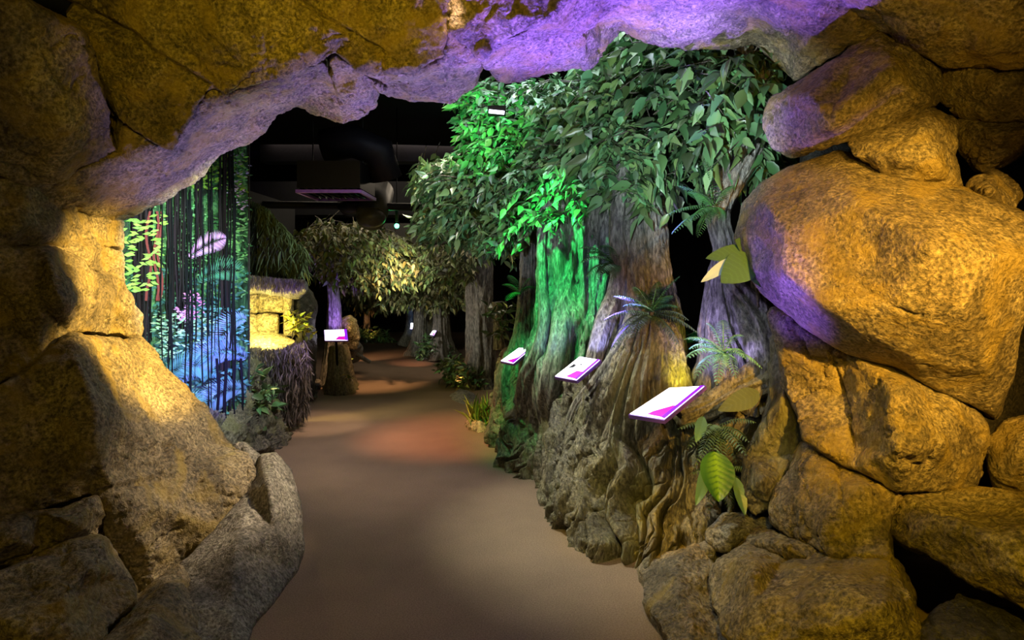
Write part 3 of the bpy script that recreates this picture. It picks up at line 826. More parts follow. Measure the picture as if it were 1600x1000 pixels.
t = tree('slender_tree', 'slender green-lit trunk left of the broad fluted trunk',
         px_spine([(830, 680, 6.4, 40), (812, 590, 6.0, 34), (822, 520, 5.95, 20), (825, 450, 6.0, 13), (825, 390, 6.0, 12), (826, 300, 6.0, 12), (828, 200, 6.1, 12)]),
         flutes=6, amp=0.14, nu=90, nv=140, base_amp=0.25, seed=5)
canopy([(650, 250), (720, 250), (820, 380), (845, 400), (800, 392), (730, 372), (660, 362)], lambda x, y: 6.3 + 0 * x, 0.8, 190, 8, 0.12, (0.15, 6.0, 2.4), LEAF, t)

# ---- grey trunk with long leg
t = tree('grey_tree', 'thick mottled grey tree trunk just right of the green-lit trunk',
         px_spine([(1020, 660, 5.1, 60), (1012, 590, 4.75, 62), (1008, 520, 4.6, 58), (1002, 440, 4.6, 46), (1000, 380, 4.65, 41), (998, 300, 4.75, 38), (992, 220, 5.1, 34), (985, 130, 5.6, 34)]),
         flutes=6, amp=0.12, nu=150, nv=180, seed=8)
branch(t, px_spine([(925, 640, 4.6, 14), (925, 590, 4.4, 15), (932, 555, 4.35, 14), (945, 505, 4.4, 15), (962, 460, 4.5, 14), (968, 420, 4.5, 14), (964, 370, 4.5, 12), (966, 320, 4.55, 12), (975, 260, 4.6, 12)]), name='root', nu=48, nv=90, amp=0.14)
branch(t, px_spine([(890, 690, 4.6, 14), (905, 640, 4.4, 14), (935, 600, 4.3, 13), (965, 560, 4.25, 15), (985, 520, 4.35, 18), (1000, 480, 4.45, 20)]), name='root', nu=48, nv=70, amp=0.14)
canopy([(930, 75), (968, 50), (1100, 78), (1180, 75), (1215, 110), (1210, 190), (1190, 260), (1120, 240), (1050, 290), (1040, 300), (960, 300), (900, 280), (880, 200), (900, 130)],
       lambda x, y: 4.7 - (x - 900) / 300 * 0.7, 0.9, 460, 8, 0.16, (1.2, 4.6, 2.6), LEAF, t, droop=0.6)

# ---- stump between the lecterns
t = tree('root_stump', 'fluted stump with a fern on top behind the second lit lectern',
         px_spine([(1040, 800, 4.6, 90), (1020, 690, 4.2, 96), (1012, 640, 4.08, 80), (1014, 590, 4.02, 60), (1020, 545, 4.02, 45), (1022, 510, 4.05, 32), (1022, 500, 4.06, 18)]),
         mat=ROOTW, cat='stump', flutes=12, amp=0.16, nu=180, nv=160, base_amp=0.12, seed=12)

# ---- pale tree to the right
t = tree('pale_tree', 'thin pale grey tree with a violet-lit foot behind the feathery fern',
         px_spine([(1150, 640, 3.95, 60), (1138, 560, 3.95, 42), (1125, 510, 3.95, 28), (1122, 450, 3.98, 20), (1132, 390, 4.0, 17), (1122, 335, 4.0, 17), (1140, 280, 4.05, 22), (1165, 220, 4.1, 26), (1175, 120, 4.2, 26), (1180, 30, 4.3, 26)]),
         flutes=6, amp=0.16, nu=100, nv=200, base_amp=0.25, seed=14)
branch(t, px_spine([(1215, 600, 3.7, 34), (1196, 540, 3.75, 30), (1176, 490, 3.85, 26), (1150, 455, 3.9, 18), (1135, 430, 3.95, 12)]), name='root', nu=70, nv=100, amp=0.2)
branch(t, px_spine([(1060, 655, 3.65, 16), (1105, 636, 3.7, 18), (1150, 610, 3.72, 22), (1190, 590, 3.7, 28), (1225, 560, 3.7, 34)]), mat=ROOTW, name='root', nu=70, nv=100, amp=0.2)
t2 = tree('dark_tree', 'straight dark trunk hidden behind the end of the long amber boulder',
          px_spine([(1205, 620, 4.3, 40), (1200, 500, 4.3, 26), (1196, 400, 4.3, 20), (1194, 300, 4.3, 18), (1192, 200, 4.3, 17), (1192, 60, 4.3, 17)]), mat=BARKD, flutes=6, amp=0.12, nu=70, nv=120, seed=15)
canopy([(1090, 80), (1200, 80), (1222, 130), (1200, 180), (1190, 260), (1120, 230)], lambda x, y: 3.95 + 0 * x, 0.3, 60, 7, 0.165, (1.6, 4.3, 2.6), LEAF, t2, droop=0.8)

# ------------------------------------------------------------------ ferns and broad leaves
def frond(base, tip, sag, width, mat, parent, npin=26, name='frond', tints=(1, 1)):
    base = Vector(base); tip = Vector(tip)
    up = Vector((0, 0, 1))
    ax = tip - base; L = ax.length
    pts = []
    for i in range(npin + 1):
        t = i / npin
        p = base + ax * t + up * (4 * sag * t * (1 - t))
        pts.append(p)
    pos = []; dr = []; ln = []
    for i in range(1, npin + 1):
        t = i / npin
        tan = (pts[i] - pts[i - 1]).normalized()
        side = tan.cross(up); side.normalize()
        w_ = width * (math.sin(math.pi * min(1, 0.12 + 0.88 * t)) ** 0.6) * (1 - 0.25 * t) + 0.004
        for s in (-1, 1):
            pos.append(pts[i]); dr.append(side * s + tan * 0.45 - up * 0.25); ln.append(w_ * 1.35)
    pos = np.array([tuple(p) for p in pos]); dr = np.array([tuple(p) for p in dr]); ln = np.array(ln)
    k = RNG.uniform(*tints) if tints[0] != tints[1] else tints[0]
    n = len(pos); kk = k * RNG.uniform(0.8, 1.2, n)
    tt = np.stack([kk, kk, kk, np.ones(n)], 1)
    V, Fq, C = leaves_mesh(pos, dr, ln, np.full(n, L / npin * 0.62), 0.12, tt)
    # rachis
    m = MB(); m.tube(pts, [0.004 - 0.003 * i / npin for i in range(npin + 1)], 4, False)
    n0 = len(V); V = np.vstack([V, np.array(m.v)])
    fs = Fq.tolist() + [[a + n0 for a in q] for q in m.f]
    C = np.vstack([C, np.tile([k, k * 0.9, k * 0.6, 1], (len(m.v), 1))])
    return mk(name, V, fs, mat, parent, True, C)

def fern(name, label, c, fronds, mat, width=0.05, sag=0.05, cat='fern', npin=20, tints=(0.8, 1.25)):
    """c=(px,py,d); fronds = [(px,py,d)] tips"""
    b0 = P(*c)
    t = empty(name, b0, label, cat)
    for f_ in fronds:
        frond(b0, P(*f_), sag, width, mat, t, npin, tints=tints)
    m = MB(); m.sphere(b0, 0.018, (1, 1, 1.3), 10, 6); m.build('crown', BARKD, t, True)
    return t

fern('fern', 'bright green fern on top of the fluted stump', (1018, 488, 3.95), [(960, 462, 3.85), (975, 478, 3.75), (1062, 432, 3.9), (1050, 462, 3.75), (1030, 440, 4.1), (990, 448, 4.1), (1058, 480, 3.85)], FERN, 0.045, 0.03)
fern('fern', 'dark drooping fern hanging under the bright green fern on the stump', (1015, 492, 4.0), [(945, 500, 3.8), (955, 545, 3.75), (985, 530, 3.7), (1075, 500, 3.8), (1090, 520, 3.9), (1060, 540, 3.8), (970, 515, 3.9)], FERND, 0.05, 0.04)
fern('fern', 'feathery pale green fern in front of the violet-lit tree foot', (1130, 555, 3.6), [(1070, 530, 3.4), (1072, 560, 3.3), (1085, 590, 3.3), (1105, 505, 3.6), (1150, 590, 3.3), (1165, 560, 3.4), (1160, 525, 3.5), (1078, 545, 3.5), (1120, 600, 3.2), (1190, 575, 3.5), (1130, 500, 3.7)],
     leaf_mat('pale_fern_leaf', (0.16, 0.38, 0.22)), 0.042, 0.045, npin=16)
fern('fern', 'striped dark fern growing between the green-lit trunk and the grey trunk', (962, 418, 4.5), [(905, 388, 4.4), (908, 410, 4.3), (915, 435, 4.3), (940, 385, 4.4), (930, 440, 4.2), (955, 445, 4.3), (915, 398, 4.4)], FERN, 0.055, 0.06, tints=(0.5, 0.9))
fern('fern', 'spiky fern high on the pale tree below the leaf canopy', (1115, 325, 3.9), [(1050, 365, 3.7), (1090, 370, 3.7), (1075, 300, 3.8), (1100, 255, 3.9), (1145, 290, 3.8), (1130, 345, 3.7), (1045, 335, 3.8), (1080, 345, 3.7), (1110, 240, 4.0), (1060, 290, 3.9)], FERN, 0.045, 0.03)
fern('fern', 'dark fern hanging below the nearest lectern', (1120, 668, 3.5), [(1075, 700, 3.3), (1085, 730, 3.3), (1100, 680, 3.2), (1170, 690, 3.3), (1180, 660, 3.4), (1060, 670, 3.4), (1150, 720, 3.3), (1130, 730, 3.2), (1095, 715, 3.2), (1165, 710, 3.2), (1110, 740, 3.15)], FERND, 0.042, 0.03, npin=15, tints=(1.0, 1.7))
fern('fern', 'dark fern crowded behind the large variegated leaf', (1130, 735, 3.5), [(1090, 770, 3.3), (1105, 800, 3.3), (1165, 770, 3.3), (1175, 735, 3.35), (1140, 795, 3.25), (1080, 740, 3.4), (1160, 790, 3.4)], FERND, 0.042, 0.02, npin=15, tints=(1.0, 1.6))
fern('fern', 'small green fern at the foot of the slender green-lit trunk', (812, 460, 5.6), [(785, 445, 5.5), (795, 430, 5.5), (838, 450, 5.5), (830, 435, 5.6), (790, 470, 5.4)], FERN, 0.05, 0.04, npin=16)

def broad_leaf(name, label, base, tip, width, mat, col, curve=0.12, cat='leaf', ribs=9, parent=None, stalk=None, face=None):
    """one big leaf: blade with midrib and side veins pressed in"""
    base = np.array(base); tip = np.array(tip); ax = tip - base; L = np.linalg.norm(ax); d = ax / L
    f = np.array(face if face is not None else (0, -1, 0.35)); f = f - d * (f @ d); f /= np.linalg.norm(f)
    s = np.cross(d, f)
    nu, nv = 21, 45
    V = []; C = []
    for j in range(nv):
        t = j / (nv - 1)
        hw = width / 2 * (math.sin(math.pi * t ** 0.8) ** 0.75 if 0 < t < 1 else 0.0)
        for i in range(nu):
            a = (i / (nu - 1)) * 2 - 1
            vein = abs(((t * ribs - abs(a) * 1.3) % 1) - 0.5)
            z = -curve * L * (t - 0.5) ** 2 * 2 + 0.05 * width * abs(a) - (0.012 * width if vein < 0.08 else 0)
            V.append(base + d * L * t + s * hw * a + f * z)
            k = 0.8 + 0.2 * min(1, vein * 4)
            cc = col(t, a, vein) if callable(col) else (k, k, k)
            C.append((*cc, 1))
    fs = grid_faces(nu, nv, False)
    o = mk('blade' if parent else name, V, fs, mat, parent, True, C)
    return o

def varieg(t, a, v):
    c = max(0, 1 - abs(a) * 1.5) * (1 if v > 0.15 else 0.3)
    return (0.5 + 2.6 * c, 0.9 + 2.2 * c, 0.6)
t = empty('variegated_plant', P(1125, 725, 3.3), 'plant with one large oval leaf veined in yellow, hanging over the right rocks', 'plant')
broad_leaf('x', '', P(1118, 704, 3.1), P(1124, 784, 2.98), 0.165, leaf_mat('variegated_leaf', (0.10, 0.16, 0.03)), varieg, parent=t)
m = MB(); m.tube([P(1128, 735, 3.3), P(1122, 712, 3.2), P(1118, 704, 3.1)], 0.005, 6); m.build('stalk', YLEAF, t, True)
t = empty('broad_leaf_plant', P(1160, 430, 3.5), 'plant with broad dark green leaves beside the giant amber boulder', 'plant')
for bs, tp, wd in (((1178, 392, 3.45), (1105, 402, 3.35), 0.10), ((1180, 400, 3.4), (1128, 440, 3.25), 0.17), ((1175, 410, 3.4), (1190, 448, 3.3), 0.12), ((1170, 395, 3.5), (1150, 375, 3.4), 0.10)):
    broad_leaf('x', '', P(*bs), P(*tp), wd, LEAF, lambda t, a, v: (0.75 + (v < .1) * .15,) * 3, parent=t)
broad_leaf('x', '', P(1150, 402, 3.35), P(1096, 440, 3.3), 0.06, leaf_mat('silver_leaf', (0.5, 0.6, 0.6)), 0 or (lambda t, a, v: (1, 1, 1)), parent=t)
m = MB(); m.tube([P(1185, 480, 3.6), P(1182, 440, 3.5), P(1176, 400, 3.45)], 0.008, 6); m.build('stalk', BARKD, t, True)
t = empty('violet_leaf_plant', P(1165, 640, 3.5), 'plant with long oval leaf catching violet light below the nearest lectern', 'plant')
broad_leaf('x', '', P(1190, 612, 3.5), P(1125, 640, 3.3), 0.11, leaf_mat('grey_green_leaf', (0.14, 0.17, 0.10)), lambda t, a, v: (0.8 + (v < .1) * .2,) * 3, parent=t)
for q1, q2, w_ in (((1205, 700, 3.4), (1182, 748, 3.3), 0.08), ((1112, 715, 3.3), (1088, 790, 3.2), 0.07), ((1150, 745, 3.3), (1165, 805, 3.2), 0.06), ((1100, 650, 3.3), (1088, 690, 3.2), 0.06)):
    broad_leaf('x', '', P(*q1), P(*q2), w_, LEAF, lambda t, a, v: (1.0, 1.0, 1.3), parent=t)
m = MB(); m.tube([P(1165, 655, 3.55), P(1185, 630, 3.5), P(1190, 612, 3.5)], 0.005, 6); m.build('stalk', BARKD, t, True)

# ------------------------------------------------------------------ lit lecterns
def lectern(label, A_, B_, C_, D_, arm, ink=True, group=None):
    a, b_, c, d = (P(*q) for q in (A_, B_, C_, D_))
    cc = (a + b_ + c + d) / 4
    n = (b_ - a).cross(d - a).normalized()
    if n.z < 0: n = -n
    t = empty('lectern', cc, label, 'information lectern', group)
    k = lambda u, v: a + (b_ - a) * u + (d - a) * v + (a - b_ + c - d) * u * v
    m = MB(); m.poly([k(-.03, -.03), k(1.03, -.03), k(1.03, 1.03), k(-.03, 1.03)], -0.022, n); m.build('tray', VENTF, t)
    m = MB(); m.poly([k(0, 0), k(1, 0), k(1, 1), k(0, 1)], 0.004, n); m.build('lit_panel', LIT, t)
    m = MB(); m.poly([k(.45, .05), k(1.0, .02), k(.98, .38), k(.62, .36)], 0.0015, n)
    mo = m.build('magenta_picture', MAG, t); 
    for v_ in mo.data.vertices: v_.co += n * 0.0045
    m = MB(); m.poly([k(.90, .02), k(1.01, 0), k(1.01, 1), k(.90, 1)], 0.003, n)
    mo = m.build('violet_border', VIO, t)
    for v_ in mo.data.vertices: v_.co += n * 0.0045
    if ink:
        m = MB()
        for u0, v0, u1, v1 in ((.12, .42, .22, .66), (.2, .46, .32, .62), (.42, .62, .52, .70)):
            m.poly([k(u0, v0), k(u1, v0 + .02), k(u1, v1), k(u0 + .03, v1 - .02)], 0.0015, n)
        mo = m.build('printed_heading', INK, t)
        for v_ in mo.data.vertices: v_.co += n * 0.0045
    m = MB(); m.tube([cc - n * 0.02, P(*arm)], 0.016, 8); m.build('arm', BLACK, t, True)
    return t
lectern('nearest and largest lit lectern panel on the root wall', (985, 647, 3.5), (1038, 655, 3.35), (1100, 604, 3.5), (1046, 607, 3.66), (1085, 668, 3.75))
lectern('middle lit lectern panel on the root wall in front of the green-lit trunk', (868, 588, 4.16), (901, 594, 4.02), (937, 563, 4.12), (906, 558, 4.26), (915, 600, 4.7))
lectern('farthest and smallest lit lectern panel on the root wall', (783, 564, 5.1), (802, 568, 5.0), (830, 545, 5.0), (811, 544, 5.15), (825, 572, 5.9))
lectern('lit lectern on a wooden post at the left side of the path', (508, 532, 8.2), (543, 532, 8.2), (541, 515, 8.35), (507, 516, 8.35), (527, 575, 8.5), ink=False)
lectern('tiny lit lectern far down the path before the twin trunks', (672, 523, 11.8), (678, 524, 11.7), (682, 517, 11.8), (677, 516, 11.9), (678, 540, 12.0), ink=False)
lectern('tiny glowing lectern farthest down the path', (641, 514, 13.5), (648, 514, 13.5), (648, 505, 13.6), (642, 505, 13.6), (645, 548, 13.7), ink=False)

# ------------------------------------------------------------------ jungle picture
PA, PB = Vector((-2.39, 5.8, 0)), Vector((-3.02, 4.0, 0))
pn = Vector(((PA - PB).y, -(PA - PB).x, 0)).normalized()
if pn.x < 0: pn = -pn
def on_panel(px, py, off=0.0):
    r = Vector(((px - 800) / F, 1, -(py - HZ) / F))
    o_ = Vector((0, 0, EYE))
    q = PA + pn * off
    t = (q - o_).dot(pn) / r.dot(pn)
    return o_ + r * t
pic = empty('jungle_picture', (PA + PB) / 2, 'tall printed jungle picture with hanging vines and palms, left of the path', 'picture')
m = MB()
back = -pn * 0.05
qs = [PA, PB, PB + back, PA + back]
m.add([v for v in qs] + [v + Vector((0, 0, 3.3)) for v in qs], [(0, 1, 2, 3), (4, 5, 6, 7), (0, 1, 5, 4), (1, 2, 6, 5), (2, 3, 7, 6), (3, 0, 4, 7)])
def pic_back():
    m_, nt, b_ = nodes('picture_ground')
    v = geo_pos(nt, (1, 1, 0.55))
    n1 = noise_n(nt, 5, 8, 0.7, v, 1.2); n2 = noise_n(nt, 16, 6, 0.7, v, 0.6)
    c = ramp(nt, n1.outputs['Fac'], [(0.38, (0.004, 0.012, 0.006)), (0.5, (0.02, 0.07, 0.03)), (0.62, (0.10, 0.28, 0.09))])
    c2 = ramp(nt, n2.outputs['Fac'], [(0.42, 0.15), (0.6, 1.6)])
    nt.links.new(mixc(nt, c.outputs[0], c2.outputs[0], 1, 'MULTIPLY'), b_.inputs['Base Color'])
    b_.inputs['Roughness'].default_value = 0.5
    return m_
m.build('board', pic_back(), pic)
pm, pnt, pb = nodes('picture_print')
at_ = pnt.nodes.new('ShaderNodeAttribute'); at_.attribute_name = 'tint'
pnt.links.new(at_.outputs['Color'], pb.inputs['Base Color']); pb.inputs['Roughness'].default_value = 0.9; pb.inputs['Specular IOR Level'].default_value = 0.1
PV, PF, PC = [], [], []
_lay = [0.001]
def draw(pts, col):
    n = len(PV); _lay[0] += 0.0000035
    for x, y in pts:
        PV.append(tuple(on_panel(x, y, _lay[0]))); PC.append((*col, 1))
    PF.append(tuple(range(n, n + len(pts))))
def dleaf(x, y, ang, L, W, col):
    c, s = math.cos(ang), math.sin(ang)
    f = lambda u, v: (x + c * u - s * v, y + s * u + c * v)
    draw([f(0, 0), f(L * .4, -W / 2), f(L, 0), f(L * .4, W / 2)], col)
def jit(c, k=0.3):
    s = random.uniform(1 - k, 1 + k); return tuple(max(0, q * s * random.uniform(0.85, 1.15)) for q in c)
def blot(x0, y0, x1, y1, n, L, col, drop=0.0):
    for _ in range(n):
        dleaf(random.uniform(x0, x1), random.uniform(y0, y1), random.uniform(-0.6, 0.6) + random.choice((0, math.pi)) + drop, L * random.uniform(.5, 1.3), L * .35, jit(col, .5))
def dfrond(x0, y0, x1, y1, sag, w_, col, n=26):
    for i in range(n):
        t = i / n
        x = x0 + (x1 - x0) * t; y = y0 + (y1 - y0) * t - 4 * sag * t * (1 - t)
        a = math.atan2(y1 - y0 - 4 * sag * (1 - 2 * t), x1 - x0)
        L = w_ * math.sin(math.pi * (0.1 + 0.88 * t)) 
        for s_ in (-1, 1): dleaf(x, y, a + s_ * 1.0, L, 2.6, jit(col))
def stripe(x, y0, y1, w_, col, wob=1.5):
    k = random.uniform(0, 6)
    L_ = []; R_ = []
    for i in range(9):
        y = y0 + (y1 - y0) * i / 8; xx = x + wob * math.sin(k + i * 1.1)
        L_.append((xx - w_ / 2, y)); R_.append((xx + w_ / 2, y))
    for i in range(8): draw([L_[i], L_[i + 1], R_[i + 1], R_[i]], col)
blot(150, 150, 385, 470, 1500, 10, (0.03, 0.11, 0.035)); blot(150, 420, 385, 700, 1100, 12, (0.045, 0.14, 0.12)); blot(150, 200, 385, 700, 260, 7, (0.16, 0.34, 0.16))
blot(300, 240, 385, 300, 160, 9, (0.22, 0.45, 0.06)); blot(270, 320, 320, 420, 130, 8, (0.10, 0.30, 0.12)); blot(360, 230, 388, 460, 150, 8, (0.14, 0.35, 0.12))
blot(355, 240, 388, 330, 50, 7, (0.45, 0.35, 0.6))

def bole(x, y0, y1, w_):
    for k in range(int(w_ / 1.6)): stripe(x - w_ / 2 + w_ * (k + .5) / int(w_ / 1.6), y0 + random.uniform(-20, 20), y1 + random.uniform(-30, 30), 2.2, jit((0.016, 0.013, 0.015), .8), 2)
bole(222, 200, 550, 30); bole(275, 180, 500, 28); bole(352, 200, 700, 16); bole(312, 180, 420, 10)

for x in (232, 244, 250): stripe(x, 330, 470, 4, (0.20, 0.05, 0.05), 4)
for y in range(340, 460, 10):
    for k in range(7): dleaf(random.uniform(196, 252), y + random.uniform(-5, 5), random.uniform(-.5, .5) + random.choice((0, math.pi)), 15, 5, jit((0.28, 0.52, 0.10)))
blot(240, 490, 330, 560, 230, 9, (0.30, 0.55, 0.34)); blot(290, 455, 315, 500, 60, 7, (0.65, 0.25, 0.6)); blot(275, 480, 300, 500, 40, 7, (0.7, 0.3, 0.7))
blot(300, 480, 385, 560, 200, 10, (0.10, 0.30, 0.28)); blot(250, 570, 385, 690, 180, 12, (0.08, 0.26, 0.22)); blot(300, 600, 340, 680, 70, 10, (0.25, 0.5, 0.35))
dfrond(296, 402, 355, 372, 6, 22, (0.50, 0.30, 0.65)); dfrond(310, 440, 385, 430, 14, 26, (0.06, 0.22, 0.14)); dfrond(385, 500, 330, 560, 20, 30, (0.18, 0.30, 0.50))
dfrond(385, 560, 280, 600, 28, 34, (0.14, 0.24, 0.42), 40); dfrond(250, 600, 340, 590, 26, 30, (0.10, 0.30, 0.30), 34); dfrond(385, 610, 300, 660, 20, 30, (0.12, 0.25, 0.30), 34); dfrond(255, 640, 330, 650, 20, 26, (0.14, 0.36, 0.26), 30)
for i in range(30):
    x = random.uniform(235, 386); stripe(x, random.uniform(180, 420), random.uniform(520, 700), random.uniform(0.8, 2.6), (0.008, 0.010, 0.012))
for x in (340, 352, 366, 378): stripe(x, 560, 720, random.uniform(3, 6), (0.008, 0.008, 0.014))
mk('printed_jungle', PV, PF, pm, pic, False, PC)
m = MB(); e = PA + pn * 0.006
m.box((PA.x + pn.x * 0.004, PA.y + pn.y * 0.004, 1.65), (0.02, 0.012, 3.3), Matrix.Rotation(math.atan2(pn.y, pn.x), 3, 'Z')); m.build('edge_trim', DUCTG, pic)

# ------------------------------------------------------------------ niche and planting behind the picture
def block(label, x0, y0, x1, y1, d, mat=STONE, group=None, name='stone_block', th=0.35):
    return rock(name, label, [(x0, y0, d), ((x0 + x1) / 2, y0 - 1, d - .02), (x1, y0 + 1, d), (x1, y1, d), ((x0 + x1) / 2, y1, d - .02), (x0, y1, d)], [((x0 + x1) / 2, (y0 + y1) / 2, d - 0.1)], th, mat, voxel=0.02, smooth_it=3, big=0.015, mid=0.01, crack=0.0, cat='stone block', group=group, shrink=0.95)
block('large orange-lit stone block at the upper right of the niche', 404, 459, 443, 488, 7.6)
block('narrow pale stone block at the upper left of the niche', 378, 459, 402, 488, 7.6)
block('greenish stone block at the lower right of the niche', 402, 492, 434, 522, 7.5)
block('pale stone block at the lower left of the niche', 376, 491, 400, 523, 7.5)
block('upright yellow-green stone block closing the right side of the niche', 444, 460, 458, 524, 7.5)
rock('niche_ledge', 'brightly lit pale stone ledge at the foot of the niche', [(370, 524, 7.4), (410, 521, 7.4), (445, 526, 7.35), (462, 536, 7.2), (440, 548, 7.05), (400, 556, 6.9), (370, 552, 6.9)], [(410, 536, 7.1)], 0.5, STONE, voxel=0.02, smooth_it=3, big=0.02)
rock('overhang_rock', 'shaggy violet-lit rock overhang above the niche', [(370, 440, 7.0), (400, 434, 7.0), (440, 444, 7.1), (476, 442, 7.2), (478, 452, 7.2), (465, 464, 7.3), (440, 460, 7.3), (400, 455, 7.2), (370, 460, 7.1)], [(420, 447, 6.9)], 0.8, ROCKG, voxel=0.02, smooth_it=3, big=0.03)
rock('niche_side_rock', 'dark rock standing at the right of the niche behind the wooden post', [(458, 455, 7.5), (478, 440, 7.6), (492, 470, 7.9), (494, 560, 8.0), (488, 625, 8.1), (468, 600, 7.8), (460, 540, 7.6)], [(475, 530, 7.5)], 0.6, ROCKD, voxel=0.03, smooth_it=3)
def fringe(name, label, poly, d, n, L, mat, kind='stuff', cat='hanging roots', dj=0.15, wid=0.012):
    s = sample_poly(poly, n); pos = Pn(s[:, 0], s[:, 1], d + RNG.uniform(-dj, dj, n))
    dr = RNG.normal(size=(n, 3)) * 0.35; dr[:, 2] = -1
    k = RNG.uniform(0.4, 1.5, n); tt = np.stack([k, k, k, np.ones(n)], 1)
    V, Fq, C = leaves_mesh(pos, dr, L * RNG.uniform(0.5, 1.5, n), np.full(n, wid), 0.8, tt)
    return tag(mk(name, V, Fq, mat, None, True, C), label, cat, None, kind)
ROOTF = leaf_mat('dark_root_fibre', (0.13, 0.115, 0.11), rough=0.7); STRAW = leaf_mat('dry_root', (0.28, 0.25, 0.24), rough=0.7); MOSS = leaf_mat('hanging_moss', (0.10, 0.14, 0.07), rough=0.8)
fringe('root_fringe', 'shaggy violet-lit root fibres on the overhang above the niche', [(388, 428), (440, 434), (478, 436), (470, 448), (440, 450), (390, 442)], 6.95, 2500, 0.07, STRAW, wid=0.006)
fringe('root_fringe', 'shaggy hanging root fibres below the niche ledge', [(390, 548), (440, 540), (478, 530), (484, 560), (480, 640), (440, 660), (410, 640), (395, 600)], 6.72, 4200, 0.12, ROOTF, dj=0.25, wid=0.006)
fringe('moss_curtain', 'dim green moss hanging in strands above the niche', [(390, 310), (420, 325), (455, 368), (476, 385), (474, 412), (430, 405), (390, 400)], 7.2, 2600, 0.2, MOSS, cat='hanging moss', dj=0.2, wid=0.010)
b = MB(); b.box((-3.4, 7.6, 2.1), (0.9, 2.2, 0.9)); o = b.build('bulkhead', BLACKW); tag(o, 'dark slanting bulkhead wall above the hanging moss', 'wall panel')
point('niche_lamp_glow', P(402, 505, 6.95), 55, (1.0, 0.80, 0.2))

# wooden post stump, violet trunk, boulder and root on the left by the path
t = tree('post_stump', 'sawn wooden stump under the left lectern beside the path', px_spine([(533, 608, 8.7, 26), (532, 590, 8.65, 21), (530, 560, 8.6, 17), (528, 540, 8.6, 14)]), mat=ROOTW, cat='stump', flutes=8, amp=0.12, nu=60, nv=60, seed=21)
t = tree('violet_tree', 'thin tree trunk lit violet behind the left lectern', px_spine([(520, 600, 9.3, 22), (522, 540, 9.3, 14), (522, 480, 9.3, 10), (519, 440, 9.3, 8), (512, 400, 9.3, 6), (505, 350, 9.3, 5)]), flutes=6, amp=0.12, nu=50, nv=100, seed=22)
branch(t, px_spine([(521, 440, 9.3, 5), (535, 415, 9.2, 4), (548, 400, 9.1, 3)]))
canopy([(470, 360), (500, 345), (560, 350), (640, 370), (640, 440), (560, 450), (500, 430), (480, 400)], lambda x, y: 8.6 + 0 * x, 1.5, 700, 7, 0.105, (-2.6, 9.3, 2.2), LEAFO, t)
rock('boulder', 'amber and violet lit boulder beside the left lectern', [(533, 500, 9.4), (545, 492, 9.4), (556, 500, 9.4), (560, 525, 9.5), (556, 545, 9.6), (534, 545, 9.5)], [(545, 515, 9.2)], 0.4, STONE, voxel=0.02, smooth_it=3, big=0.02)
rock('boulder', 'low dark boulder with a root over it at the left edge of the far path', [(535, 545, 9.8), (560, 534, 10), (566, 540, 10), (568, 560, 10.4), (550, 566, 10.2), (534, 562, 10.1)], [(550, 550, 9.8)], 0.5, ROCKG, voxel=0.025, smooth_it=3)
rock('stump_rock', 'dark wedge rock leaning on the sawn stump beside the path', [(534, 570, 8.6), (545, 565, 8.7), (556, 600, 8.75), (552, 606, 8.75), (532, 612, 8.7)], [(543, 590, 8.5)], 0.4, ROCKG, voxel=0.02, smooth_it=3, big=0.02)
V, f = trunk_mesh(px_spine([(577, 565, 10.6, 3), (565, 558, 10.3, 4), (550, 548, 10.0, 5), (542, 538, 9.8, 5)]), 20, 40, flutes=3)
tag(mk('fallen_root', V, f, BARK), 'bent root reaching onto the path below the left lectern', 'root')

# trunks further down on the right
def far_tree(name, label, sp, poly, d, n, mat=BARKD, lm=LEAFO, seed=30, br=(), leaf=0.11, thick=1.4, flutes=7):
    t = tree(name, label, px_spine(sp), mat=mat, flutes=flutes, amp=0.13, nu=80, nv=120, base_amp=0.2, seed=seed)
    for q in br: branch(t, px_spine(q), mat)
    if poly: canopy(poly, lambda x, y: d + 0 * x, thick, n, 7, leaf, tuple(P(sp[-1][0], sp[-1][1], sp[-1][2])), lm, t)
    return t
far_tree('rough_tree', 'stout brown tree trunk on the right side where the path bends', [(752, 612, 9.2, 34), (751, 585, 9.2, 25), (750, 520, 9.2, 21), (749, 460, 9.2, 20), (748, 420, 9.2, 21), (748, 380, 9.2, 20)],
         [(640, 380), (700, 385), (750, 400), (740, 430), (690, 445), (640, 430)], 8.6, 260, BARK, br=([(742, 430, 9.1, 8), (728, 400, 9.0, 6), (715, 385, 8.9, 4)], [(740, 438, 9.1, 7), (715, 428, 9.0, 5), (690, 420, 8.9, 3)]), seed=31)
far_tree('twin_tree', 'fluted trunk with side root standing behind the small glowing lectern', [(692, 560, 12, 26), (690, 530, 12, 16), (689, 480, 12, 11), (689, 430, 12, 11), (690, 380, 12, 10)],
         [(600, 380), (740, 390), (735, 470), (680, 480), (610, 470)], 11.0, 560, seed=32)
far_tree('fork_tree', 'leaning grey trunk left of the fluted trunk at the path end', [(650, 560, 12.8, 20), (654, 530, 12.8, 13), (656, 490, 12.8, 9), (652, 450, 12.8, 8), (646, 410, 12.8, 8)],
         [(520, 385), (640, 385), (650, 470), (600, 480), (530, 455)], 11.5, 600, BARK, seed=33)
far_tree('pole_tree', 'thin pale trunk next to the leaning grey trunk', [(672, 545, 13, 8), (671, 500, 13, 6), (670, 450, 13, 6), (670, 410, 13, 6)], None, 0, 0, BARK, seed=34)
far_tree('lit_far_tree', 'far slender trunk lit blue and green near the path end', [(636, 540, 14.5, 14), (639, 515, 14.5, 6), (640, 480, 14.5, 5), (641, 440, 14.5, 5)], None, 0, 0, BARK, seed=35)
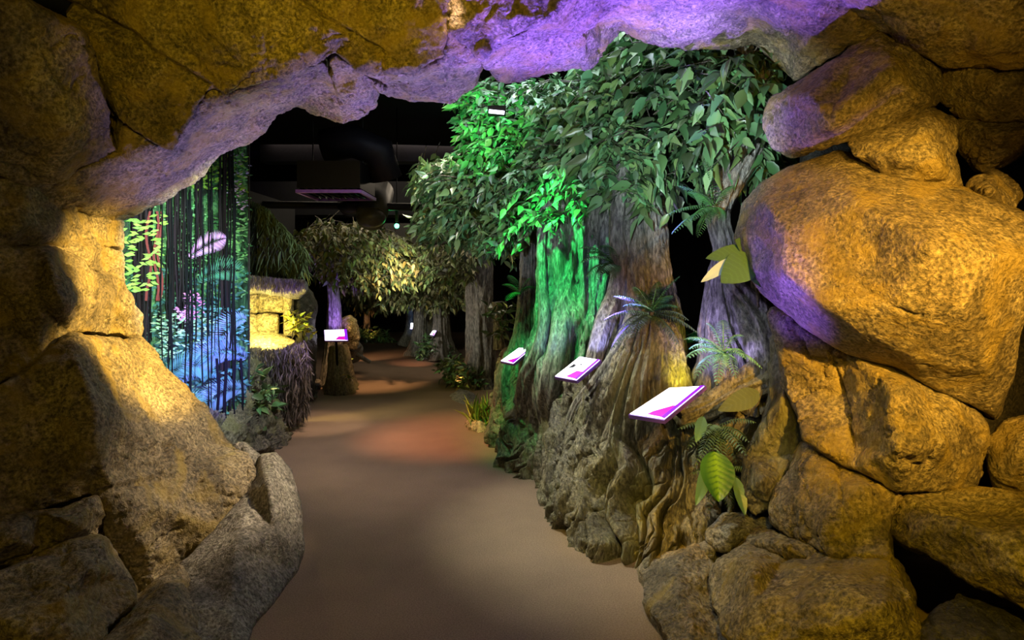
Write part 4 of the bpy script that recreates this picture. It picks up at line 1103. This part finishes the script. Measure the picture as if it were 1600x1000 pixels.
far_tree('orange_far_tree', 'small far tree trunk lit orange at the end of the path', [(572, 530, 15.5, 8), (573, 510, 15.5, 5), (573, 490, 15.5, 4.5), (575, 470, 15.5, 5), (570, 450, 15.5, 3)],
         [(530, 430), (620, 430), (620, 470), (560, 478), (530, 460)], 14.5, 260, BARK, seed=36, leaf=0.16)
t = tree('cut_post', 'short greenish broken trunk on the bank beside the slender green-lit tree', px_spine([(784, 545, 7.2, 14), (782, 520, 7.2, 12), (781, 495, 7.2, 11), (780, 472, 7.2, 11)]), mat=BARK, cat='stump', flutes=6, amp=0.12, nu=60, nv=50, seed=37)

# bushes along the far banks
def bush(label, poly, d, n, leaf, mat, name='bush', cat='bush', droop=0.1):
    s = sample_poly(poly, 1)
    cx = sum(p[0] for p in poly) / len(poly); by = max(p[1] for p in poly)
    t = empty(name, P(cx, by, d + 0.1), label, cat)
    canopy(poly, lambda x, y: d + 0 * x, 0.45, n, 6, leaf, tuple(P(cx, by, d + 0.2)), mat, t, droop=droop)
    return t
bush('dark leafy bush under the stout brown trunk', [(690, 570), (715, 555), (735, 575), (770, 590), (765, 620), (730, 612), (700, 595)], 8.9, 70, 0.11, LEAF)
bush('olive bush with pale leaves left of the stout brown trunk', [(685, 572), (705, 560), (728, 572), (722, 590), (700, 588)], 9.4, 40, 0.10, LEAFO)
bush('dark bush at the foot of the fluted far trunk', [(645, 545), (665, 525), (700, 530), (712, 560), (690, 565), (660, 558)], 11.8, 60, 0.12, LEAF)
bush('low bush at the end of the path by the orange-lit trunk', [(555, 515), (575, 510), (600, 520), (615, 530), (590, 534), (560, 530)], 15.0, 60, 0.14, LEAF)
bush('leafy vine growing beside the yellow niche', [(450, 495), (465, 488), (478, 505), (474, 520), (455, 522)], 7.1, 18, 0.10, YLEAF, name='vine')
bush('dark large-leaved plant on the rocks beside the jungle picture', [(390, 585), (405, 580), (425, 600), (428, 640), (405, 660), (390, 650)], 5.95, 30, 0.12, LEAF, name='leafy_plant', cat='plant')
bush('small plant with green leaves beside the sawn stump', [(530, 560), (540, 558), (546, 585), (538, 588)], 8.4, 7, 0.09, YLEAF, name='leafy_plant', cat='plant')
bush('small leafy plant hanging at the left end of the root wall', [(765, 480), (800, 470), (800, 510), (770, 530)], 6.6, 16, 0.10, LEAF, name='leafy_plant', cat='plant')
# yellow grass tuft
t = empty('grass_tuft', P(755, 668, 6.7), 'yellow-lit grassy tuft at the foot of the root wall', 'plant')
n = 110; b0 = np.array(P(755, 660, 6.7)); pos = b0 + RNG.normal(size=(n, 3)) * np.array([0.07, 0.05, 0.02])
dr = RNG.normal(size=(n, 3)) * 0.45; dr[:, 2] = 1; k = RNG.uniform(.5, 1.4, n)
V, Fq, C = leaves_mesh(pos, dr, RNG.uniform(.14, .34, n), np.full(n, .018), .8, np.stack([k, k, k, np.ones(n)], 1)); mk('blades', V, Fq, YLEAF, t, True, C)
rock('path_stone', 'low pale stone beside the yellow grass tuft', [(728, 664, 6.7), (738, 645, 6.9), (756, 640, 7.0), (768, 660, 6.8), (764, 680, 6.45), (745, 676, 6.5)], [(748, 660, 6.6)], 0.35, STONE, voxel=0.02, smooth_it=3, big=0.02)
rock('path_stone', 'grey stone at the path edge beyond the yellow grass tuft', [(700, 622, 8.4), (718, 608, 8.7), (742, 615, 8.6), (748, 636, 7.9), (720, 636, 7.8)], [(724, 622, 8.2)], 0.4, ROCKG, voxel=0.025, smooth_it=3, big=0.02)
for i, (x, y, r, lb) in enumerate(((405, 690, 17, 'largest round stone at the foot of the left bank beside the picture'), (424, 668, 12, 'stone against the left bank behind the largest round stone'), (392, 665, 12, 'stone touching the bottom edge of the jungle picture'), (494, 602, 8, 'flat stone beside the sawn stump'))):
    d = fd(y + r * .8) if y > 610 else 9.0
    rock('bank_stone', lb, [(x - r, y, d), (x - r * .5, y - r * .9, d + .05), (x + r * .5, y - r * .8, d + .05), (x + r, y, d), (x + r * .7, y + r * .8, d - .02), (x - r * .8, y + r * .9, d - .02)], [(x, y, d - .12)], 0.25, ROCKG, voxel=0.015, smooth_it=3, big=0.02, crack=0, cat='stone')

# ------------------------------------------------------------------ services under the ceiling
t = empty('air_vent', P(525, 300, 6.5), 'rectangular ceiling air vent with violet light painted into its frame colour', 'air vent')
q = [P(470, 293, 7.0), P(570, 296, 7.0), P(578, 313, 6.2), P(488, 309, 6.2)]
zc = sum(v.z for v in q) / 4
cx, cy = (q[0].x + q[1].x + q[2].x + q[3].x) / 4, 6.55
def ring(mb, x0, x1, y0, y1, z, w_, h):
    mb.box(((x0 + x1) / 2, y0, z), (x1 - x0 + w_, w_, h)); mb.box(((x0 + x1) / 2, y1, z), (x1 - x0 + w_, w_, h))
    mb.box((x0, (y0 + y1) / 2, z), (w_, y1 - y0, h)); mb.box((x1, (y0 + y1) / 2, z), (w_, y1 - y0, h))
vz = 2.40
x0, x1 = (480 - 800) / F * 6.4, (574 - 800) / F * 6.4
m = MB(); ring(m, x0, x1, 6.1, 6.75, vz, 0.025, 0.03); m.build('frame', VENTF, t)
for i in range(9):
    m = MB(); xx = x0 + (x1 - x0) * (i + .5) / 9
    m.box((xx, 6.42, vz + 0.01), (0.05, 0.62, 0.004), Matrix.Rotation(0.7, 3, 'Y')); m.build('slat', DUCT, t)
m = MB(); m.box(((x0 + x1) / 2, 6.42, vz + 0.16), (x1 - x0, 0.66, 0.26)); m.build('plenum_box', BLACK, t)
m = MB()
for dx in (-.25, .25): m.tube([((x0 + x1) / 2 + dx, 6.42, vz + .25), ((x0 + x1) / 2 + dx, 6.42, 3.7)], 0.006, 6)
m.build('hanger_rod', BLACK, t)
m = MB(); m.tube([(-1.9, 6.45, 2.9), (-1.6, 6.45, 2.95), (-1.35, 6.5, 2.85), (-1.3, 6.6, 2.6)], 0.17, 20); tag(m.build('flexible_duct', DUCT, None, True), 'bent flexible duct above the ceiling air vent', 'duct')
m = MB(); m.tube([(-4.9, 7.6, 2.47), (-0.6, 7.6, 2.40)], 0.045, 12); tag(m.build('pipe', DUCT, None, True), 'long thin horizontal pipe crossing behind the air vent', 'pipe')
m = MB(); m.box((-1.6, 9.8, 2.75), (5.2, 0.5, 0.5)); tag(m.build('box_duct', BLACKW), 'wide black box duct crossing under the ceiling', 'duct')
m = MB(); m.box((-1.2, 8.5, 3.2), (4.2, 0.25, 0.22)); tag(m.build('ceiling_beam', DUCT), 'dark grey beam under the ceiling above the vent', 'beam')
m = MB(); m.tube([P(590, 300, 8.0), P(584, 320, 7.7), P(580, 340, 7.4)], [0.2, 0.2, 0.17], 24); m.sphere(P(580, 340, 7.4), 0.17, (1, 1, .7)); tag(m.build('round_duct', DUCTG, None, True), 'rounded grey duct end hanging right of the air vent', 'duct')
m = MB(); m.sphere(P(550, 322, 7.6), 0.16, (1.1, 1, .6)); m.tube([P(550, 322, 7.6), P(550, 300, 7.8)], 0.16, 20); tag(m.build('round_duct', DUCT, None, True), 'dark rounded duct end directly behind the air vent', 'duct')
m = MB(); m.box((-0.6, 11.5, 2.35), (3.5, 0.2, 0.35)); tag(m.build('panel_beam', DUCTG), 'grey boarded beam behind the leaf canopy', 'beam')
t = empty('green_lamp', P(620, 353, 8.0), 'small glowing green lamp hanging over the path', 'lamp')
c = P(620, 353, 8.0)
m = MB(); m.sphere(c, 0.03); m.build('bulb', GLOWG, t, True)
m = MB(); m.box(c + Vector((0, 0, .12)), (0.035, .035, .14)); m.tube([c + Vector((0, 0, .1)), c + Vector((0, 0, 1.5))], 0.006, 6); m.build('housing', BLACK, t)
point('green_lamp_light', c + Vector((0, -0.08, -.05)), 3, GREEN)
# added glowing bar that stands in for an overexposed white leaf
c = P(776, 175, 4.6)
t = empty('leaf_glow', c, 'added white glowing bar standing in for an overexposed leaf among the green-lit leaves', 'lamp')
m = MB(); m.box(c, (0.11, 0.02, 0.022), Matrix.Rotation(0.1, 3, 'Y')); m.build('lens', GLOWW, t)  # glowing bar in place of the bright leaf, not a real lens
m = MB(); m.box(c + Vector((0, .05, .02)), (0.13, 0.08, 0.06)); m.build('housing', BLACK, t)  # dark box added behind the glowing bar
# violet, blue and warm accents in the depth
spot('violet_accent_left_tree', P(535, 535, 8.9), P(521, 470, 9.3), 60, (0.4, 0.2, 1.0), 60, 0.8)
spot('violet_accent_overhang', P(480, 520, 6.4), P(430, 447, 7.0), 18, PURPLE, 50, 0.8)
spot('violet_accent_roots', P(500, 500, 6.2), P(440, 580, 6.8), 20, (0.5, 0.35, 1.0), 50, 0.8)
spot('orange_accent_trunk', P(715, 600, 9.0), P(738, 500, 9.2), 25, ORANGE, 60, 0.8)
spot('orange_accent_far', P(585, 530, 14.6), P(573, 500, 15.5), 25, ORANGE, 50, 0.8)
spot('blue_accent_far', P(650, 512, 13.3), P(640, 490, 14.5), 40, (0.3, 0.5, 1.0), 50, 0.8)
spot('warm_accent_canopy', (-1.3, 7.6, 1.5), P(620, 420, 11), 130, (0.92, 1.0, 0.80), 66, 0.9)
spot('trunk_wash_far', (-2.9, 10.6, 0.8), P(690, 500, 12), 90, (0.95, 0.9, 0.85), 60, 0.9)
spot('trunk_wash_near', (-1.9, 7.8, 0.9), P(750, 500, 9.2), 60, (1.0, 0.92, 0.8), 50, 0.9)
spot('moss_wash', (-1.6, 6.6, 2.0), P(440, 400, 7.3), 22, (0.8, 1.0, 0.75), 60, 0.9)
spot('amber_accent_boulder', P(575, 470, 8.6), P(546, 505, 9.4), 14, AMBER, 30, 0.8)
spot('blue_accent_trunk', P(870, 570, 4.3), P(850, 490, 5.0), 12, (0.35, 0.45, 1.0), 50, 0.8)
spot('blue_accent_root', P(905, 580, 4.0), P(945, 510, 4.4), 25, (0.4, 0.4, 1.0), 46, 0.8)
spot('violet_accent_pale_tree', P(1060, 600, 3.3), P(1125, 490, 3.95), 60, (0.5, 0.4, 1.0), 60, 0.8)
spot('yellow_accent_stump', P(1085, 610, 3.6), P(1050, 560, 4.0), 22, YELLOW, 60, 0.8)
spot('yellow_accent_wall', (0.2, 2.2, 2.2), P(1060, 790, 3.4), 260, (1.0, 0.55, 0.03), 16, 0.9)
spot('yellow_accent_wall_low', (-0.2, 2.6, 1.9), P(930, 790, 3.8), 70, (1.0, 0.75, 0.05), 22, 1.0)
spot('yellow_accent_grass', (-0.8, 6.0, 1.6), P(755, 640, 6.7), 10, YELLOW, 30, 0.8)
